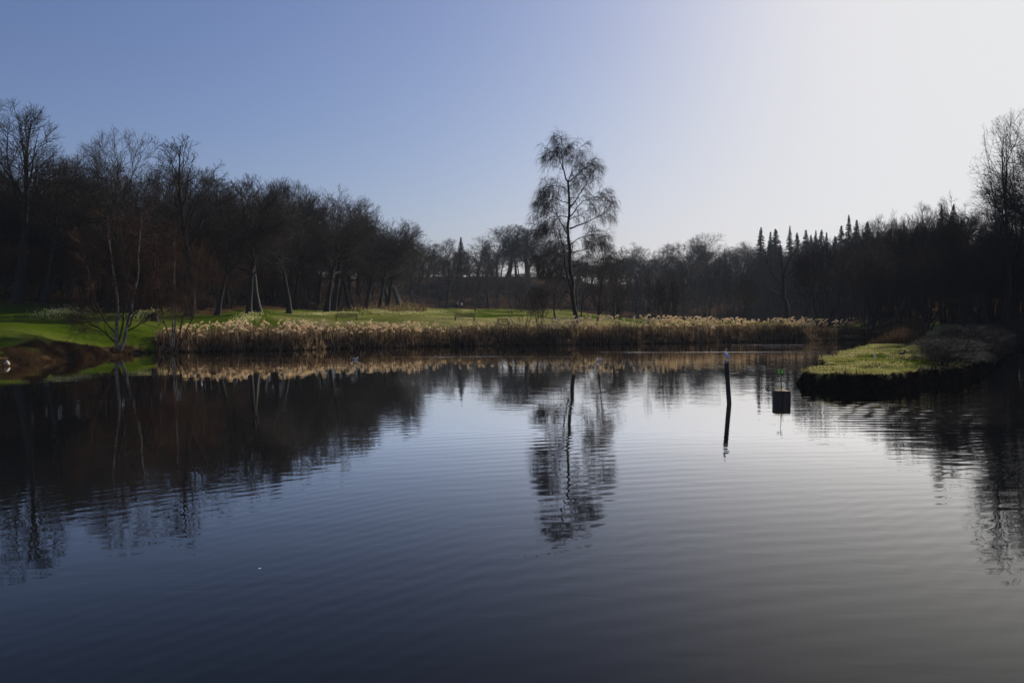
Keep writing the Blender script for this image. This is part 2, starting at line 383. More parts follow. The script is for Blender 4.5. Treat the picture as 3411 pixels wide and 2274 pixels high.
# ---------------------------------------------------------------- trees
def tree_mesh(name, seed, H=18, fork=.3, R=(6.5, 6.5), cz=.62, rz=.42, trunk_r=.38, limbs=12, n1=14, n2=10, n3=8,
              ang=(30, 60), up=.06, wig=.14, droop=0.0, twig_r=.0175, lean=(0, 0), bark='bark', twig='twig', twl=1.0, lim_t0=.38, top=1.0, stems=1):
    g = np.random.default_rng(seed)
    c = np.array([lean[0] * H * .7, lean[1] * H * .7, H * cz]); r = np.array([R[0], R[1], H * rz])
    T = Acc(); K = Acc()
    # trunk(s)
    nT = 12
    base = np.zeros((stems, 3))
    if stems > 1:
        a = g.random(stems) * 6.28; base[:, 0] = np.cos(a) * .25; base[:, 1] = np.sin(a) * .25
        d0 = norm(np.stack([np.cos(a) * .34, np.sin(a) * .34, np.ones(stems)], -1) + g.normal(0, .12, (stems, 3)))
    else: d0 = norm(np.array([[lean[0], lean[1], 1.0]]))
    L = np.full(stems, H * .80 * top) * (g.uniform(.7, 1, stems) if stems > 1 else 1)
    P0 = grow(base, d0, L, nT, .055, (0, 0, .03), g)
    t = np.linspace(0, 1, nT)
    R0 = trunk_r / (stems ** .5) * (np.exp(-t * 9) * .45 + ((1 - .62 * t) * .95 if top < .8 else (1 - t) ** .8 * .92 + .06))[None, :] * np.ones((stems, 1))
    if top < .8: R0[:, -1] *= .25
    T.add(*tubes(P0, R0, 8))
    # limbs
    o, tn, rr, tt, _ = sample(P0, R0, limbs, lim_t0 if stems == 1 else .25, .99, g)
    an = np.radians(g.uniform(ang[0], ang[1], len(o))) * ((1.0 - .45 * tt) if top >= .8 else 1.0)
    d = fan(tn, an, g)
    # even azimuths
    az = np.arange(len(o)) * 2.4 + g.normal(0, .35, len(o))
    d = norm(tn * np.cos(an)[:, None] + np.stack([np.cos(az), np.sin(az), 0 * az], -1) * np.sin(an)[:, None])
    ex = exit_dist(o, d, c, r)
    Ll = np.maximum(ex, H * .06) * g.uniform(.72, .98, len(o))
    P1 = grow(o - tn * .05, d, Ll, 9, wig, (0, 0, up), g)
    s1 = np.linspace(0, 1, 9)[None, :]
    R1 = np.clip(rr * .62, .03, trunk_r * .5)[:, None] * ((1 - s1) ** .9 * .93 + .07)
    T.add(*tubes(P1, R1, 6))
    # branches
    def level(P, Rr, m, t0, lo, hi, angs, n, k, rad_f, rmin, wg, trop, cap):
        o, tn, rr, tt, pi = sample(P, Rr, m, t0, 1.0, g)
        ln0 = np.linalg.norm(P[:, -1] - P[:, 0], axis=1)
        keep = g.random(len(o)) < np.clip(ln0 / np.percentile(ln0, 65), .12, 1)[pi] * np.where(tt < .4, .65, 1.0)
        o, tn, rr, tt, pi = o[keep], tn[keep], rr[keep], tt[keep], pi[keep]
        outw = norm((o - c) / r)
        d = fan(tn, np.radians(g.uniform(*angs, len(o))), g, outw, .7)
        ln = np.linalg.norm(P[:, -1] - P[:, 0], axis=1)[pi]
        L = np.minimum(ln * g.uniform(lo, hi, len(o)) * (1.15 - .5 * tt), cap)
        ex = exit_dist(o, d, c, r * 1.04)
        L = np.maximum(np.minimum(L, ex + .25), L * .35)
        Pn = grow(o, d, L, n, wg, trop, g)
        sx = np.linspace(0, 1, n)[None, :]
        Rn = np.maximum(rr * rad_f, rmin)[:, None] * ((1 - sx) * .8 + .2)
        return Pn, Rn
    P2, R2 = level(P1, R1, n1, .15, .35, .65, (28, 62), 6, 4, .55, .022, wig, (0, 0, up * .6), 99)
    K.add(*tubes(P2, R2, 4))
    P3, R3 = level(P2, R2, n2, .12, .35, .7, (25, 60), 5, 3, .55, twig_r * 1.15, wig * 1.2, (0, 0, up * .3 - droop * .3), 3.0 * twl)
    K.add(*tubes(P3, R3, 3))
    P4, R4 = level(P3, R3, n3, .1, .4, .9, (20, 60), 4, 3, .7, twig_r * .75, wig * 1.2, (0, 0, -droop), 1.5 * twl)
    K.add(*tubes(P4, R4, 3))
    tm = T.mesh(name + '_trunk', [M[bark]], True); km = K.mesh(name + '_crown', [M[twig]])
    return dict(trunk=tm, crown=km, H=H * (cz + rz), R=R[0])

PT = {}
PT['oak_a'] = tree_mesh('oak_a', 11, H=18, fork=.3, R=(7.5, 7.5), ang=(22, 88), lim_t0=.55, limbs=15, wig=.15, up=.05, top=.60, trunk_r=.42)
PT['oak_b'] = tree_mesh('oak_b', 12, H=18, R=(6.5, 6.5), ang=(20, 85), lim_t0=.55, limbs=14, wig=.15, up=.05, top=.66, lean=(.12, 0), trunk_r=.40)
PT['oak_c'] = tree_mesh('oak_c', 13, H=17, R=(7, 7), ang=(25, 88), lim_t0=.6, cz=.62, rz=.40, top=.62, limbs=16, wig=.16, up=.04, trunk_r=.40)
PT['umbrella'] = tree_mesh('umbrella', 14, H=15, R=(5.5, 5.5), cz=.74, rz=.27, ang=(30, 60), lim_t0=.62, limbs=14, top=.75, wig=.15, up=.05, lean=(-.06, 0), trunk_r=.30)
PT['tall_a'] = tree_mesh('tall_a', 21, H=20, R=(4.2, 4.2), cz=.60, rz=.42, ang=(25, 50), lim_t0=.30, limbs=15, wig=.10, up=.12, top=1.18, trunk_r=.36, n1=9, n2=8, n3=7)
PT['tall_b'] = tree_mesh('tall_b', 22, H=20, R=(3.6, 3.6), cz=.58, rz=.44, ang=(22, 45), lim_t0=.22, limbs=16, wig=.10, up=.12, top=1.18, trunk_r=.32, n1=9, n2=8, n3=7)
PT['tall_airy'] = tree_mesh('tall_airy', 25, H=20, R=(5, 5), cz=.60, rz=.43, ang=(22, 48), lim_t0=.25, limbs=13, wig=.12, up=.10, top=1.15, trunk_r=.28, n1=9, n2=7, n3=5, twig_r=.013, lean=(-.06, 0))
PT['lean'] = tree_mesh('lean', 23, H=18, R=(5.8, 5.8), lean=(.26, 0), ang=(20, 82), lim_t0=.55, limbs=14, wig=.15, up=.07, top=.66, trunk_r=.38)
PT['airy'] = tree_mesh('airy', 24, H=12, R=(4.2, 4.2), lean=(.06, 0), ang=(40, 80), lim_t0=.25, limbs=9, wig=.20, up=.05, n1=7, n2=6, n3=5, trunk_r=.2)
PT['shrub_a'] = tree_mesh('shrub_a', 31, H=6, R=(2.8, 2.8), cz=.55, rz=.45, ang=(15, 40), stems=6, limbs=5, n1=6, n2=5, n3=4, trunk_r=.16, twig='twig_red', up=.08, twig_r=.013)
PT['shrub_b'] = tree_mesh('shrub_b', 32, H=6, R=(3.0, 3.0), cz=.55, rz=.45, ang=(20, 45), stems=7, limbs=5, n1=6, n2=5, n3=4, trunk_r=.16, twig='twig', up=.06, twig_r=.013)
PT['alder'] = tree_mesh('alder', 33, H=11, R=(4.6, 4.6), cz=.55, rz=.46, ang=(15, 38), stems=8, limbs=7, n1=7, n2=6, n3=4, trunk_r=.30, up=.09)

def spruce_mesh(seed, H=14, R=2.6):
    g = np.random.default_rng(seed); T = Acc(); K = Acc()
    P = np.zeros((1, 6, 3)); P[0, :, 2] = np.linspace(0, H, 6); T.add(*tubes(P, (np.linspace(.22, .02, 6))[None, :], 6))
    n = 520
    h = np.sort(g.random(n) ** .8); z = H * (.08 + .91 * h); az = g.random(n) * 6.28
    L = R * (1 - h) ** 1.1 * g.uniform(.5, 1.15, n) + .05
    base = np.stack([0 * z, 0 * z, z], -1); d = np.stack([np.cos(az), np.sin(az), g.uniform(-.1, .25, n)], -1)
    B = grow(base, d, L, 6, .06, (0, 0, -.07), g)
    K.add(*tubes(B, np.full((n, 6), .02), 3))
    o, tn, _, tt, _ = sample(B, np.ones((n, 6)), 16, .1, 1, g)
    dd = fan(tn, np.radians(g.uniform(25, 70, len(o))), g); dd[:, 2] -= .25; dd = norm(dd)
    l = g.uniform(.16, .42, len(o)) * (1.1 - .4 * tt) * np.repeat(.3 + .7 * (1 - h), 16)
    side = norm(np.cross(dd, g.normal(0, 1, dd.shape))) * (g.uniform(.05, .09, len(o)) * np.repeat(.45 + .55 * (1 - h), 16))[:, None]
    e = o + dd * l[:, None]
    Vv = np.stack([o - side, o + side, e + side * .2, e - side * .2], 1).reshape(-1, 3)
    K.add(Vv, np.arange(len(Vv)).reshape(-1, 4))
    return dict(trunk=T.mesh('spruce_trunk', [M['bark']]), crown=K.mesh('spruce_crown', [M['needle']]), H=H, R=R)
PT['thin_shrub'] = tree_mesh('thin_shrub', 34, H=6, R=(3.0, 3.0), cz=.55, rz=.46, ang=(18, 45), stems=5, limbs=4, n1=4, n2=4, n3=3, trunk_r=.12, up=.05, twig_r=.010)
PT['spruce_a'] = spruce_mesh(41); PT['spruce_b'] = spruce_mesh(42, 14, 2.1)

ntree = 0
def put(kind, name, px, d, top, hw, label, cat, group, rz=None, sink=.15):
    """a tree whose foot stands at photo column px, distance d; crown top at photo row `top`, half width hw px"""
    global ntree; ntree += 1; d = D(d)
    p = PT[kind]; x = X(px, d); z = HZ(x, d) - sink
    e = empty(name, (x, d, z), rz if rz is not None else ((ntree * 2.399) % 6.283))
    wf = {'oak_a': 1.34, 'oak_b': 1.32, 'oak_c': 1.34, 'tall_a': 1.45, 'tall_b': 1.4, 'lean': 1.2, 'umbrella': 1.15}.get(kind, 1.0)
    sz = max(.06, (ZP(top, d) - z) / p['H']); sx = wf * hw / F * d / p['R']
    e.scale = (sx, sx, sz)
    tag(e, label, cat, group)
    link('trunk', p['trunk'], e); link('crown', p['crown'], e)
    return e
ORD = ['first', 'second', 'third', 'fourth', 'fifth', 'sixth', 'seventh', 'eighth', 'ninth', 'tenth', 'eleventh', 'twelfth', 'thirteenth', 'fourteenth', 'fifteenth', 'sixteenth', 'seventeenth', 'eighteenth', 'nineteenth', 'twentieth']

LW = 'bare trees of the left wood'
front = [  # kind, px, d, top, half width, rz, label
    ('tall_a', 62, 84, 338, 118, 0.4, 'tallest bare tree at the left edge of the picture, narrow upright crown'),
    ('oak_b', 150, 86, 432, 150, 0.0, 'broad bare oak with a pale leaning trunk, next right of the tallest tree'),
    ('oak_a', 428, 90, 447, 150, 1.2, 'domed bare oak forking low, rising behind the twin white birch stems'),
    ('tall_b', 632, 92, 455, 100, 2.2, 'upright bare tree with twin pointed tops, right of the domed oak'),
    ('lean', 722, 96, 560, 120, 0.0, 'strongly leaning bare tree whose foot meets the lawn above the reed bed start'),
    ('oak_b', 828, 100, 570, 120, 0.6, 'bare tree with a flat topped crown, first of the row right of the leaning tree'),
    ('tall_a', 860, 104, 590, 95, 1.9, 'slim dark bare tree standing close behind the flat topped one'),
    ('oak_c', 964, 108, 588, 120, 3.0, 'thick bare oak halfway along the left wood edge, left of its twin'),
    ('oak_a', 985, 112, 598, 110, 4.4, 'thick bare oak halfway along the left wood edge, right of its twin'),
    ('oak_c', 1088, 114, 606, 115, 0.8, 'bare oak left of the amber lit bench, dense rounded crown'),
    ('oak_b', 1110, 118, 618, 120, 0.2, 'bare oak directly above the amber lit bench, leaning right'),
    ('lean', 1217, 122, 690, 85, 0.0, 'leaning bare tree first of the three right of the amber bench'),
    ('lean', 1262, 124, 700, 80, 0.3, 'leaning bare tree second of the three right of the amber bench'),
    ('oak_b', 1290, 127, 695, 100, -.3, 'leaning bare tree ending the left wood, third right of the amber bench'),
]
for k, p_, d_, t_, h_, rz, lb in front:
    put(k, 'bare_oak' if 'oak' in lb else 'bare_tree', p_, d_, t_, h_, lb, 'tree', LW, rz)
back = [(-90, 92, 470, 'oak_a'), (-20, 98, 520, 'oak_c'), (110, 104, 520, 'tall_b'), (215, 100, 500, 'oak_c'), (300, 108, 520, 'oak_a'), (345, 98, 520, 'tall_b'), (510, 104, 510, 'oak_c'),
        (570, 112, 560, 'oak_a'), (690, 112, 570, 'tall_b'), (755, 110, 565, 'tall_b'), (800, 122, 620, 'oak_c'), (905, 126, 610, 'tall_a'), (930, 120, 600, 'oak_a'), (1030, 130, 625, 'oak_b'),
        (1060, 128, 640, 'tall_b'), (1165, 132, 655, 'oak_a'), (1195, 138, 690, 'oak_c'), (1235, 138, 720, 'tall_b'), (1330, 140, 775, 'oak_c')]
for i, (p_, d_, t_, k) in enumerate(back):
    put(k, 'bare_tree', p_, d_, t_, 105 if 'oak' in k else 75, 'bare tree deeper inside the left wood, %s from the left in the second row' % ORD[i], 'tree', LW)

g = np.random.default_rng(35)
for i in range(26):
    px_ = -60 + i * 56 + g.uniform(-12, 12)
    put(['oak_a', 'oak_c', 'oak_b', 'lean'][i % 4], 'bare_tree', px_, np.interp(px_, [0, 700, 1150, 1400], [100, 112, 124, 142]) + g.uniform(-3, 3), np.interp(px_, [-60, 62, 300, 640, 860, 1100, 1290, 1400], [520, 520, 540, 560, 640, 680, 760, 840]) + g.uniform(-10, 40), 105, 'bare tree filling the shaded depth of the left wood', 'tree', 'trees in the depth of the left wood')
CG = 'bare trees of the far ridge'
centre = [(1395, 170, 830, 40, 'tall_b'), (1425, 178, 818, 38, 'tall_a'), (1487, 172, 803, 36, 'oak_a'), (1592, 176, 800, 30, 'tall_b'), (1608, 170, 832, 40, 'oak_c'), (1655, 184, 762, 52, 'oak_a'),
          (1690, 188, 757, 50, 'tall_a'), (1720, 184, 765, 46, 'oak_b'), (1755, 186, 772, 46, 'tall_a'), (1792, 186, 785, 50, 'oak_a'), (1828, 184, 795, 48, 'oak_c'), (1866, 186, 806, 48, 'oak_a'),
          (1930, 188, 840, 40, 'tall_b'), (2110, 168, 812, 52, 'umbrella'), (2030, 190, 860, 40, 'oak_a'), (2206, 172, 826, 46, 'oak_a'), (2280, 176, 797, 66, 'umbrella'), (2360, 180, 786, 54, 'oak_a'), (2440, 188, 826, 34, 'oak_c'), (2490, 186, 812, 36, 'oak_a')]
g = np.random.default_rng(36)
for i in range(20):
    px_ = 1380 + i * 36 + g.uniform(-10, 10); up_ = np.interp(px_, [1380, 1500, 1600, 1640, 1840, 1900, 2080], [850, 835, 850, 900, 900, 850, 870])
    put(['tall_b', 'airy', 'oak_a', 'tall_a'][i % 4], 'bare_tree', px_, 152 + (i % 3) * 6, up_ + g.uniform(-12, 22), 42, 'slender bare tree on the dark slope below the far ridge', 'tree', 'trees on the slope below the far ridge')
CN = {13: 'bare umbrella crowned tree on slender trunks, right of the lone birch', 15: 'round bare tree left of the widest umbrella crown', 16: 'widest flat umbrella crowned bare tree on the misty skyline', 17: 'round bare tree touching the right side of the widest umbrella crown',
      2: 'small round bare tree left of the dark fir on the far ridge', 5: 'large rounded bare tree starting the far ridge clump', 18: 'small bare tree on the misty skyline dip left of the spruces', 19: 'bare tree just left of the spruce spires'}
for i, (p_, d_, t_, h_, k) in enumerate(centre):
    put(k, 'bare_tree', p_, d_, t_ - 8, h_ * 1.35, CN.get(i, 'bare tree of the hazy far row, %s from its left end' % ORD[i]), 'tree', CG)
g = np.random.default_rng(15)
for i in range(26):
    px_ = 1370 + i * 33 + g.uniform(-8, 8)
    put(['tall_b', 'oak_a', 'tall_a', 'oak_c'][i % 4], 'bare_tree', px_, 205 + g.uniform(-6, 8), np.interp(px_, [1370, 1600, 1660, 1860, 1950, 2240], [850, 835, 800, 815, 870, 860]) + g.uniform(-8, 18), 36, 'hazy bare tree filling in behind the front row on the far ridge', 'tree', 'back row of the far ridge')
for i in range(22):
    px_ = 1372 + i * 27 + g.uniform(-8, 8)
    if 1640 < px_ < 1830 and i % 2: continue
    put('shrub_b', 'shrub', px_, 180 + g.uniform(-3, 3), 912 if 1640 < px_ < 1830 else 890 + g.uniform(-12, 18), 42, 'dark shrub standing along the top of the far ridge', 'shrub', 'shrubs on top of the far ridge')
for i in range(20):
    px_ = 2010 + i * 29 + g.uniform(-8, 8)
    put(['oak_a', 'tall_b', 'oak_c', 'tall_a'][i % 4], 'bare_tree', px_, 200 + g.uniform(-6, 8), np.interp(px_, [2010, 2200, 2350, 2560], [862, 846, 830, 815]) + g.uniform(-8, 18), 40, 'misty bare tree in the back row between the lone birch and the spruces', 'tree', 'back row right of the lone birch')
put('spruce_a', 'fir_tree', 1536, 168, 790, 62, 'dark broad fir standing alone among the bare trees of the far ridge', 'tree', None)
SG = 'spruces along the right hand skyline'
spr = [(2531, 170, 757, 30), (2563, 172, 772, 20), (2580, 168, 763, 28), (2627, 170, 752, 22), (2651, 166, 775, 24), (2680, 168, 766, 22), (2697, 172, 782, 20), (2713, 166, 767, 18), (2732, 170, 766, 20), (2749, 168, 774, 20),
       (2777, 164, 786, 22), (2798, 160, 752, 26), (2822, 158, 716, 24), (2848, 160, 733, 26), (2884, 158, 738, 26), (3128, 140, 684, 24), (3168, 140, 681, 24)]
for i, (p_, d_, t_, h_) in enumerate(spr):
    lb = 'tallest spruce spire on the right hand skyline' if i == 12 else 'dark pointed spruce, %s from the left along the skyline' % ORD[i]
    put('spruce_a' if i % 2 else 'spruce_b', 'spruce_tree', p_, d_, t_, h_ * (2.4 + .5 * ((i * 7) % 3)), lb, 'spruce', SG)
for i in range(16):
    px_ = 2560 + i * 30 + (i % 3) * 6
    put('spruce_b' if i % 2 else 'spruce_a', 'spruce_tree', px_, 160 - (i > 8) * 8, np.interp(px_, [2560, 2800, 3010], [806, 800, 742]) + (i % 4) * 8, 62, 'shorter dark spruce merged into the mass below the skyline spires', 'spruce', 'lower spruces on the right hand skyline')
RG = 'bare trees of the right bank wood'
right = [(2930, 120, 700, 60, 'umbrella'), (2990, 118, 690, 55, 'oak_c'), (3060, 122, 664, 42, 'tall_b'), (3110, 112, 700, 60, 'oak_a'), (3030, 105, 730, 60, 'oak_a'), (3200, 105, 690, 90, 'oak_c'),
         (3170, 95, 720, 80, 'oak_a'), (3290, 88, 640, 85, 'tall_b'), (3440, 74, 405, 150, 'tall_airy'), (3345, 74, 385, 140, 'tall_airy'), (3385, 90, 560, 120, 'oak_a'), (3480, 80, 480, 150, 'tall_airy'), (3260, 96, 700, 100, 'oak_a'),
         (2880, 125, 745, 60, 'oak_a'), (2800, 130, 800, 60, 'oak_c'), (2960, 112, 760, 60, 'tall_a'), (3620, 84, 480, 150, 'oak_a')]
RN = {9: 'tallest bare tree near the right edge, its feathery top clear of the wood', 8: 'tall bare tree cut by the right edge of the picture', 2: 'thin pale bare tree rising above the dark right wood', 0: 'flat crowned bare tree right of the tallest spruce'}
for i, (p_, d_, t_, h_, k) in enumerate(right):
    put(k, 'bare_tree', p_, d_, t_, h_, RN.get(i, 'dark bare tree in the right bank wood, %s in its mass' % ORD[i]), 'tree', RG)
for p_, d_, t_, lb in ((3565, 76, 330, 'dense bare tree just beyond the right edge, nearest the far water'), (3640, 67, 300, 'dense bare tree beyond the right edge, second along the bank'), (3800, 60, 270, 'dense bare tree beyond the right edge, third along the bank'), (3950, 54, 250, 'dense bare tree beyond the right edge, last along the bank')):
    put('oak_c', 'bare_tree', p_, d_, t_, 190, lb, 'tree', RG)
lt = put('lean', 'bare_tree', 3290, 72, 590, 95, 'small bare tree leaning left out of the right wood over the spruces', 'tree', RG, rz=math.pi)

# shrubs under the wood
def shrub(px, d, top, hw, label, group, kind='shrub_a', name='shrub'):
    return put(kind, name, px, d, top, hw, label, 'shrub', group)
g = np.random.default_rng(5)
for i in range(58):
    px_ = -120 + 1500 * (i + g.random() * .8) / 58; base = np.interp(px_, [0, 400, 720, 1150, 1400], [88, 96, 104, 126, 150])
    for row in range(2):
        d_ = base + row * 16 + g.uniform(-3, 5)
        t_ = np.interp(px_, [0, 300, 600, 1000, 1300, 1450], [720, 690, 710, 830, 890, 925]) + g.uniform(-50, 50) + 90 * (1 - row)
        shrub(px_, d_, t_, 80 if px_ < 900 else 60, 'brown bare understorey shrub below the trees of the left wood', 'understorey of the left wood', 'shrub_a' if g.random() < .7 else 'shrub_b')
for i in range(34):
    px_ = 1380 + 760 * (i + g.random() * .8) / 34
    shrub(px_, 156 + (i % 3) * 7 + g.uniform(-2, 3), 935 + g.uniform(-10, 30), 52, 'dark bare shrub covering the slope below the far ridge', 'shrubs on the far ridge slope', 'shrub_b')
for i in range(44):
    px_ = 2120 + 1000 * (i + g.random() * .8) / 44; row = i % 3
    shrub(px_, 150 + row * 10 + g.uniform(-3, 3) - (px_ > 2750) * 18, np.interp(px_, [2120, 2400, 2600, 3100], [900, 870, 820, 780]) + g.uniform(-15, 40), 70, 'dark shrub in the hazy hollow below the spruces', 'shrubs below the spruces', 'shrub_b')
for i in range(40):
    px_ = 2880 + 700 * (i + g.random() * .8) / 40; row = i % 3
    shrub(px_, 84 + row * 9 + g.uniform(-3, 3) + np.interp(px_, [2880, 3250, 3400], [24, 8, -4]), 800 + g.uniform(-80, 110), 110, 'dark tangled shrub filling the right bank wood', 'understorey of the right wood', 'shrub_b' if i % 2 else 'alder')
# waterside brambles on the right peninsula
BR = [(X(p_, q_), q_) for p_, q_ in ((3120, 25.4), (3165, 26.5), (3215, 28.0), (3262, 30.5), (3295, 35), (3318, 43), (3345, 53), (3385, 66), (3420, 71))]
for i in range(84):
    t_ = (i + g.random() * .5) / 84 * (len(BR) - 1.001); j_ = int(t_); w_ = t_ - j_
    d0_ = BR[j_][1] * (1 - w_) + BR[j_ + 1][1] * w_; bx_ = BR[j_][0] * (1 - w_) + BR[j_ + 1][0] * w_
    px_ = bx_ / d0_ * F + CX + g.uniform(-8, 12); d_ = d0_ + g.uniform(.2, 1.5) + (i % 4) * 3.0 * (j_ < 4)
    if sdist(np.array([X(px_, D(d_))]), np.array([D(d_)]))[0] < .25: d_ += .9
    shrub(px_, d_, HY - (1.0 + g.uniform(-.1, 1.0) - CAM_H) / D(d_) * F, 1.05 / d_ * F * g.uniform(.7, 1.2), 'low dark bramble thicket on the shaded end of the grassy spit', 'brambles on the spit', ['shrub_b', 'thin_shrub', 'alder'][i % 3], 'bramble_bush')
# individual shrubs and small trees
shrub(1742, 79, 985, 62, 'small many stemmed bush rising out of the reeds left of the lone birch', None, 'thin_shrub')
shrub(2232, 100, 905, 78, 'rounded grey bush behind the reeds right of the lone birch', None, 'alder')
shrub(2465, 118, 915, 66, 'rounded grey bush behind the plumes, left of the dead oak', None, 'alder')
shrub(2745, 102, 800, 110, 'large many stemmed alder on the far shore behind the spit', None, 'alder', 'alder_tree')
shrub(2890, 100, 850, 90, 'fan shaped grey alder right of the large one', None, 'alder', 'alder_tree')
shrub(3085, 78, 830, 110, 'dark fan shaped alder beside the bright grass patch', None, 'alder', 'alder_tree')
shrub(3230, 70, 800, 120, 'dark alder over the shaded water at the right', None, 'alder', 'alder_tree')
put('airy', 'young_tree', 2165, 92, 885, 26, 'thin young tree with few branches behind the reed plumes', 'tree', None)
put('airy', 'young_tree', 1582, 78, 1005, 10, 'slender bare sapling standing in front of the dark slatted bench', 'tree', None)
put('airy', 'small_tree', 1985, 92, 790, 95, 'crooked small bare tree leaning right beside the lone birch', 'tree', None, rz=0)
put('oak_b', 'small_tree', 2045, 118, 806, 62, 'small round bare tree filling the gap right of the crooked small tree', 'tree', None)
put('airy', 'small_tree', 1850, 108, 905, 70, 'low spreading bare tree left of the lone birch trunk', 'tree', None, rz=2.5)
put('airy', 'small_tree', 1935, 112, 880, 60, 'low bare tree seen just behind the lone birch trunk', 'tree', None, rz=1.1)
shrub(2060, 100, 930, 60, 'low dark scrub right of the crooked small tree', None, 'shrub_b')
shrub(1800, 100, 950, 60, 'low dark scrub left of the lone birch', None, 'shrub_b')

# ---- trees traced limb by limb (photo rows/columns at their own distance, with depth given to every limb)
def traced(name, d, limbs, label, cat, bark, twig, seed, n1, n2, n3, droop, twl, twig_r=.014, side_len=1.6, up=.03, ang=(30, 65), group=None, t0=.2, dense_from=0, pale=None):
    """limbs: (list of (px, py), base radius m, tip radius m, depth offset at the tip)"""
    g = np.random.default_rng(seed); K = Acc(); T = Acc(); kk = D(d) / d; d = D(d); side_len *= kk; twl *= kk; twig_r *= kk
    limbs = [(p, a * kk, b * kk, c * kk) for p, a, b, c in limbs]
    fx = limbs[0][0][0][0]; x0 = X(fx, d); z0 = HZ(x0, d) - .15
    e = empty(name, (x0, d, z0)); tag(e, label, cat, group)
    nP = 14; Ps = []; Rs = []
    for pts, r0, r1, dy in limbs:
        pts = np.array(pts, float); seg = np.r_[0, np.cumsum(np.hypot(*np.diff(pts, axis=0).T))]; seg /= seg[-1]
        t = np.linspace(0, 1, nP)
        qx = np.interp(t, seg, pts[:, 0]); qy = np.interp(t, seg, pts[:, 1])
        P = np.stack([(qx - CX) / F * d - x0, dy * t ** .9, CAM_H + (HY - qy) / F * d - z0], -1)
        P[1:-1] += g.normal(0, .03, P[1:-1].shape)
        Ps.append(P); Rs.append(r0 + (r1 - r0) * t ** .8)
    P = np.stack(Ps); R = np.stack(Rs)
    pale = len(P) if pale is None else pale
    T.add(*tubes(P[:pale], R[:pale], 8))
    if pale < len(P): K.add(*tubes(P[pale:], R[pale:], 6))
    def level(P, Rr, m, t0, L0, L1, angs, n, rf, rmin, wg, trop):
        o, tn, rr, tt, pi = sample(P, Rr, m, t0, 1.0, g)
        dd = fan(tn, np.radians(g.uniform(*angs, len(o))), g)
        L = g.uniform(L0, L1, len(o)) * (1.2 - .6 * tt)
        Pn = grow(o, dd, L, n, wg, trop, g); sx = np.linspace(0, 1, n)[None, :]
        return Pn, np.maximum(rr * rf, rmin)[:, None] * ((1 - sx) * .8 + .2)
    P1, R1 = level(P[dense_from:], R[dense_from:], n1, t0, side_len * .5, side_len * 1.2, ang, 6, .4, .018, .12, (0, 0, up)); K.add(*tubes(P1, R1, 4))
    P2, R2 = level(P1, R1, n2, .15, side_len * .3, side_len * .65, (25, 60), 5, .55, twig_r, .14, (0, 0, -droop * .5)); K.add(*tubes(P2, R2, 3))
    P3, R3 = level(P2, R2, n3, .15, .5 * twl, 1.1 * twl, (20, 60), 5, .7, twig_r * .7, .08, (0, 0, -droop)); K.add(*tubes(P3, R3, 3))
    link('trunk', T.mesh(name + '_trunk', [M[bark]], True), e); link('crown', K.mesh(name + '_crown', [M[twig]]), e)
    return e
def zb(pts): return [(1700 + a / 2.011, 420 + b / 2.011) for a, b in pts]
birch_limbs = [
    (zb([(436, 1350), (430, 1230), (415, 1100), (400, 950), (395, 800), (375, 715), (392, 640), (396, 540), (384, 380)]), .27, .10, 0.2),
    (zb([(384, 380), (352, 295), (345, 230), (342, 150), (340, 85)]), .09, .012, -.3),
    (zb([(425, 1150), (375, 1000), (362, 900), (350, 800), (335, 760), (318, 690)]), .13, .03, -.5),
    (zb([(350, 800), (310, 740), (250, 700), (205, 690)]), .05, .012, -1.2),
    (zb([(378, 720), (330, 640), (295, 560), (235, 545), (178, 560)]), .08, .012, -.8),
    (zb([(396, 690), (460, 665), (530, 640), (600, 600), (680, 545)]), .09, .012, .8),
    (zb([(398, 610), (440, 560), (490, 500), (560, 490), (640, 500)]), .07, .012, 1.0),
    (zb([(396, 550), (450, 480), (500, 400), (545, 330), (560, 300)]), .08, .012, -.8),
    (zb([(384, 385), (430, 345), (480, 290), (530, 270)]), .06, .012, .8),
    (zb([(384, 385), (412, 300), (418, 220), (450, 140)]), .06, .012, 1.2),
    (zb([(352, 300), (320, 220), (285, 185), (245, 190)]), .05, .010, -.6),
    (zb([(384, 440), (340, 405), (300, 400), (265, 395)]), .05, .010, .9),
    (zb([(394, 520), (340, 500), (280, 470), (225, 465)]), .06, .010, 1.4),
    (zb([(396, 620), (350, 600), (280, 610), (200, 660)]), .06, .010, 1.0),
    (zb([(398, 800), (450, 755), (520, 735), (600, 735)]), .06, .010, -1.2),
    (zb([(405, 850), (470, 835), (540, 820), (610, 770)]), .05, .010, .6),
    (zb([(412, 950), (470, 925), (560, 915), (640, 880)]), .06, .010, -.9),
    (zb([(400, 890), (330, 860), (260, 850), (190, 880)]), .05, .010, .9),
    (zb([(425, 1120), (370, 1040), (300, 970), (210, 955)]), .07, .010, -1.0),
    (zb([(430, 1200), (340, 1150), (250, 1120), (170, 1140)]), .06, .010, .8),
    (zb([(432, 1200), (500, 1150), (580, 1100), (640, 1110)]), .06, .010, .8),
]
traced('birch_tree', 88, birch_limbs, 'tall lone weeping birch behind the reeds in the middle of the picture', 'birch', 'bark', 'twig_birch', 3, 13, 8, 7, .46, 1.4, twig_r=.013, side_len=2.0, up=.02)

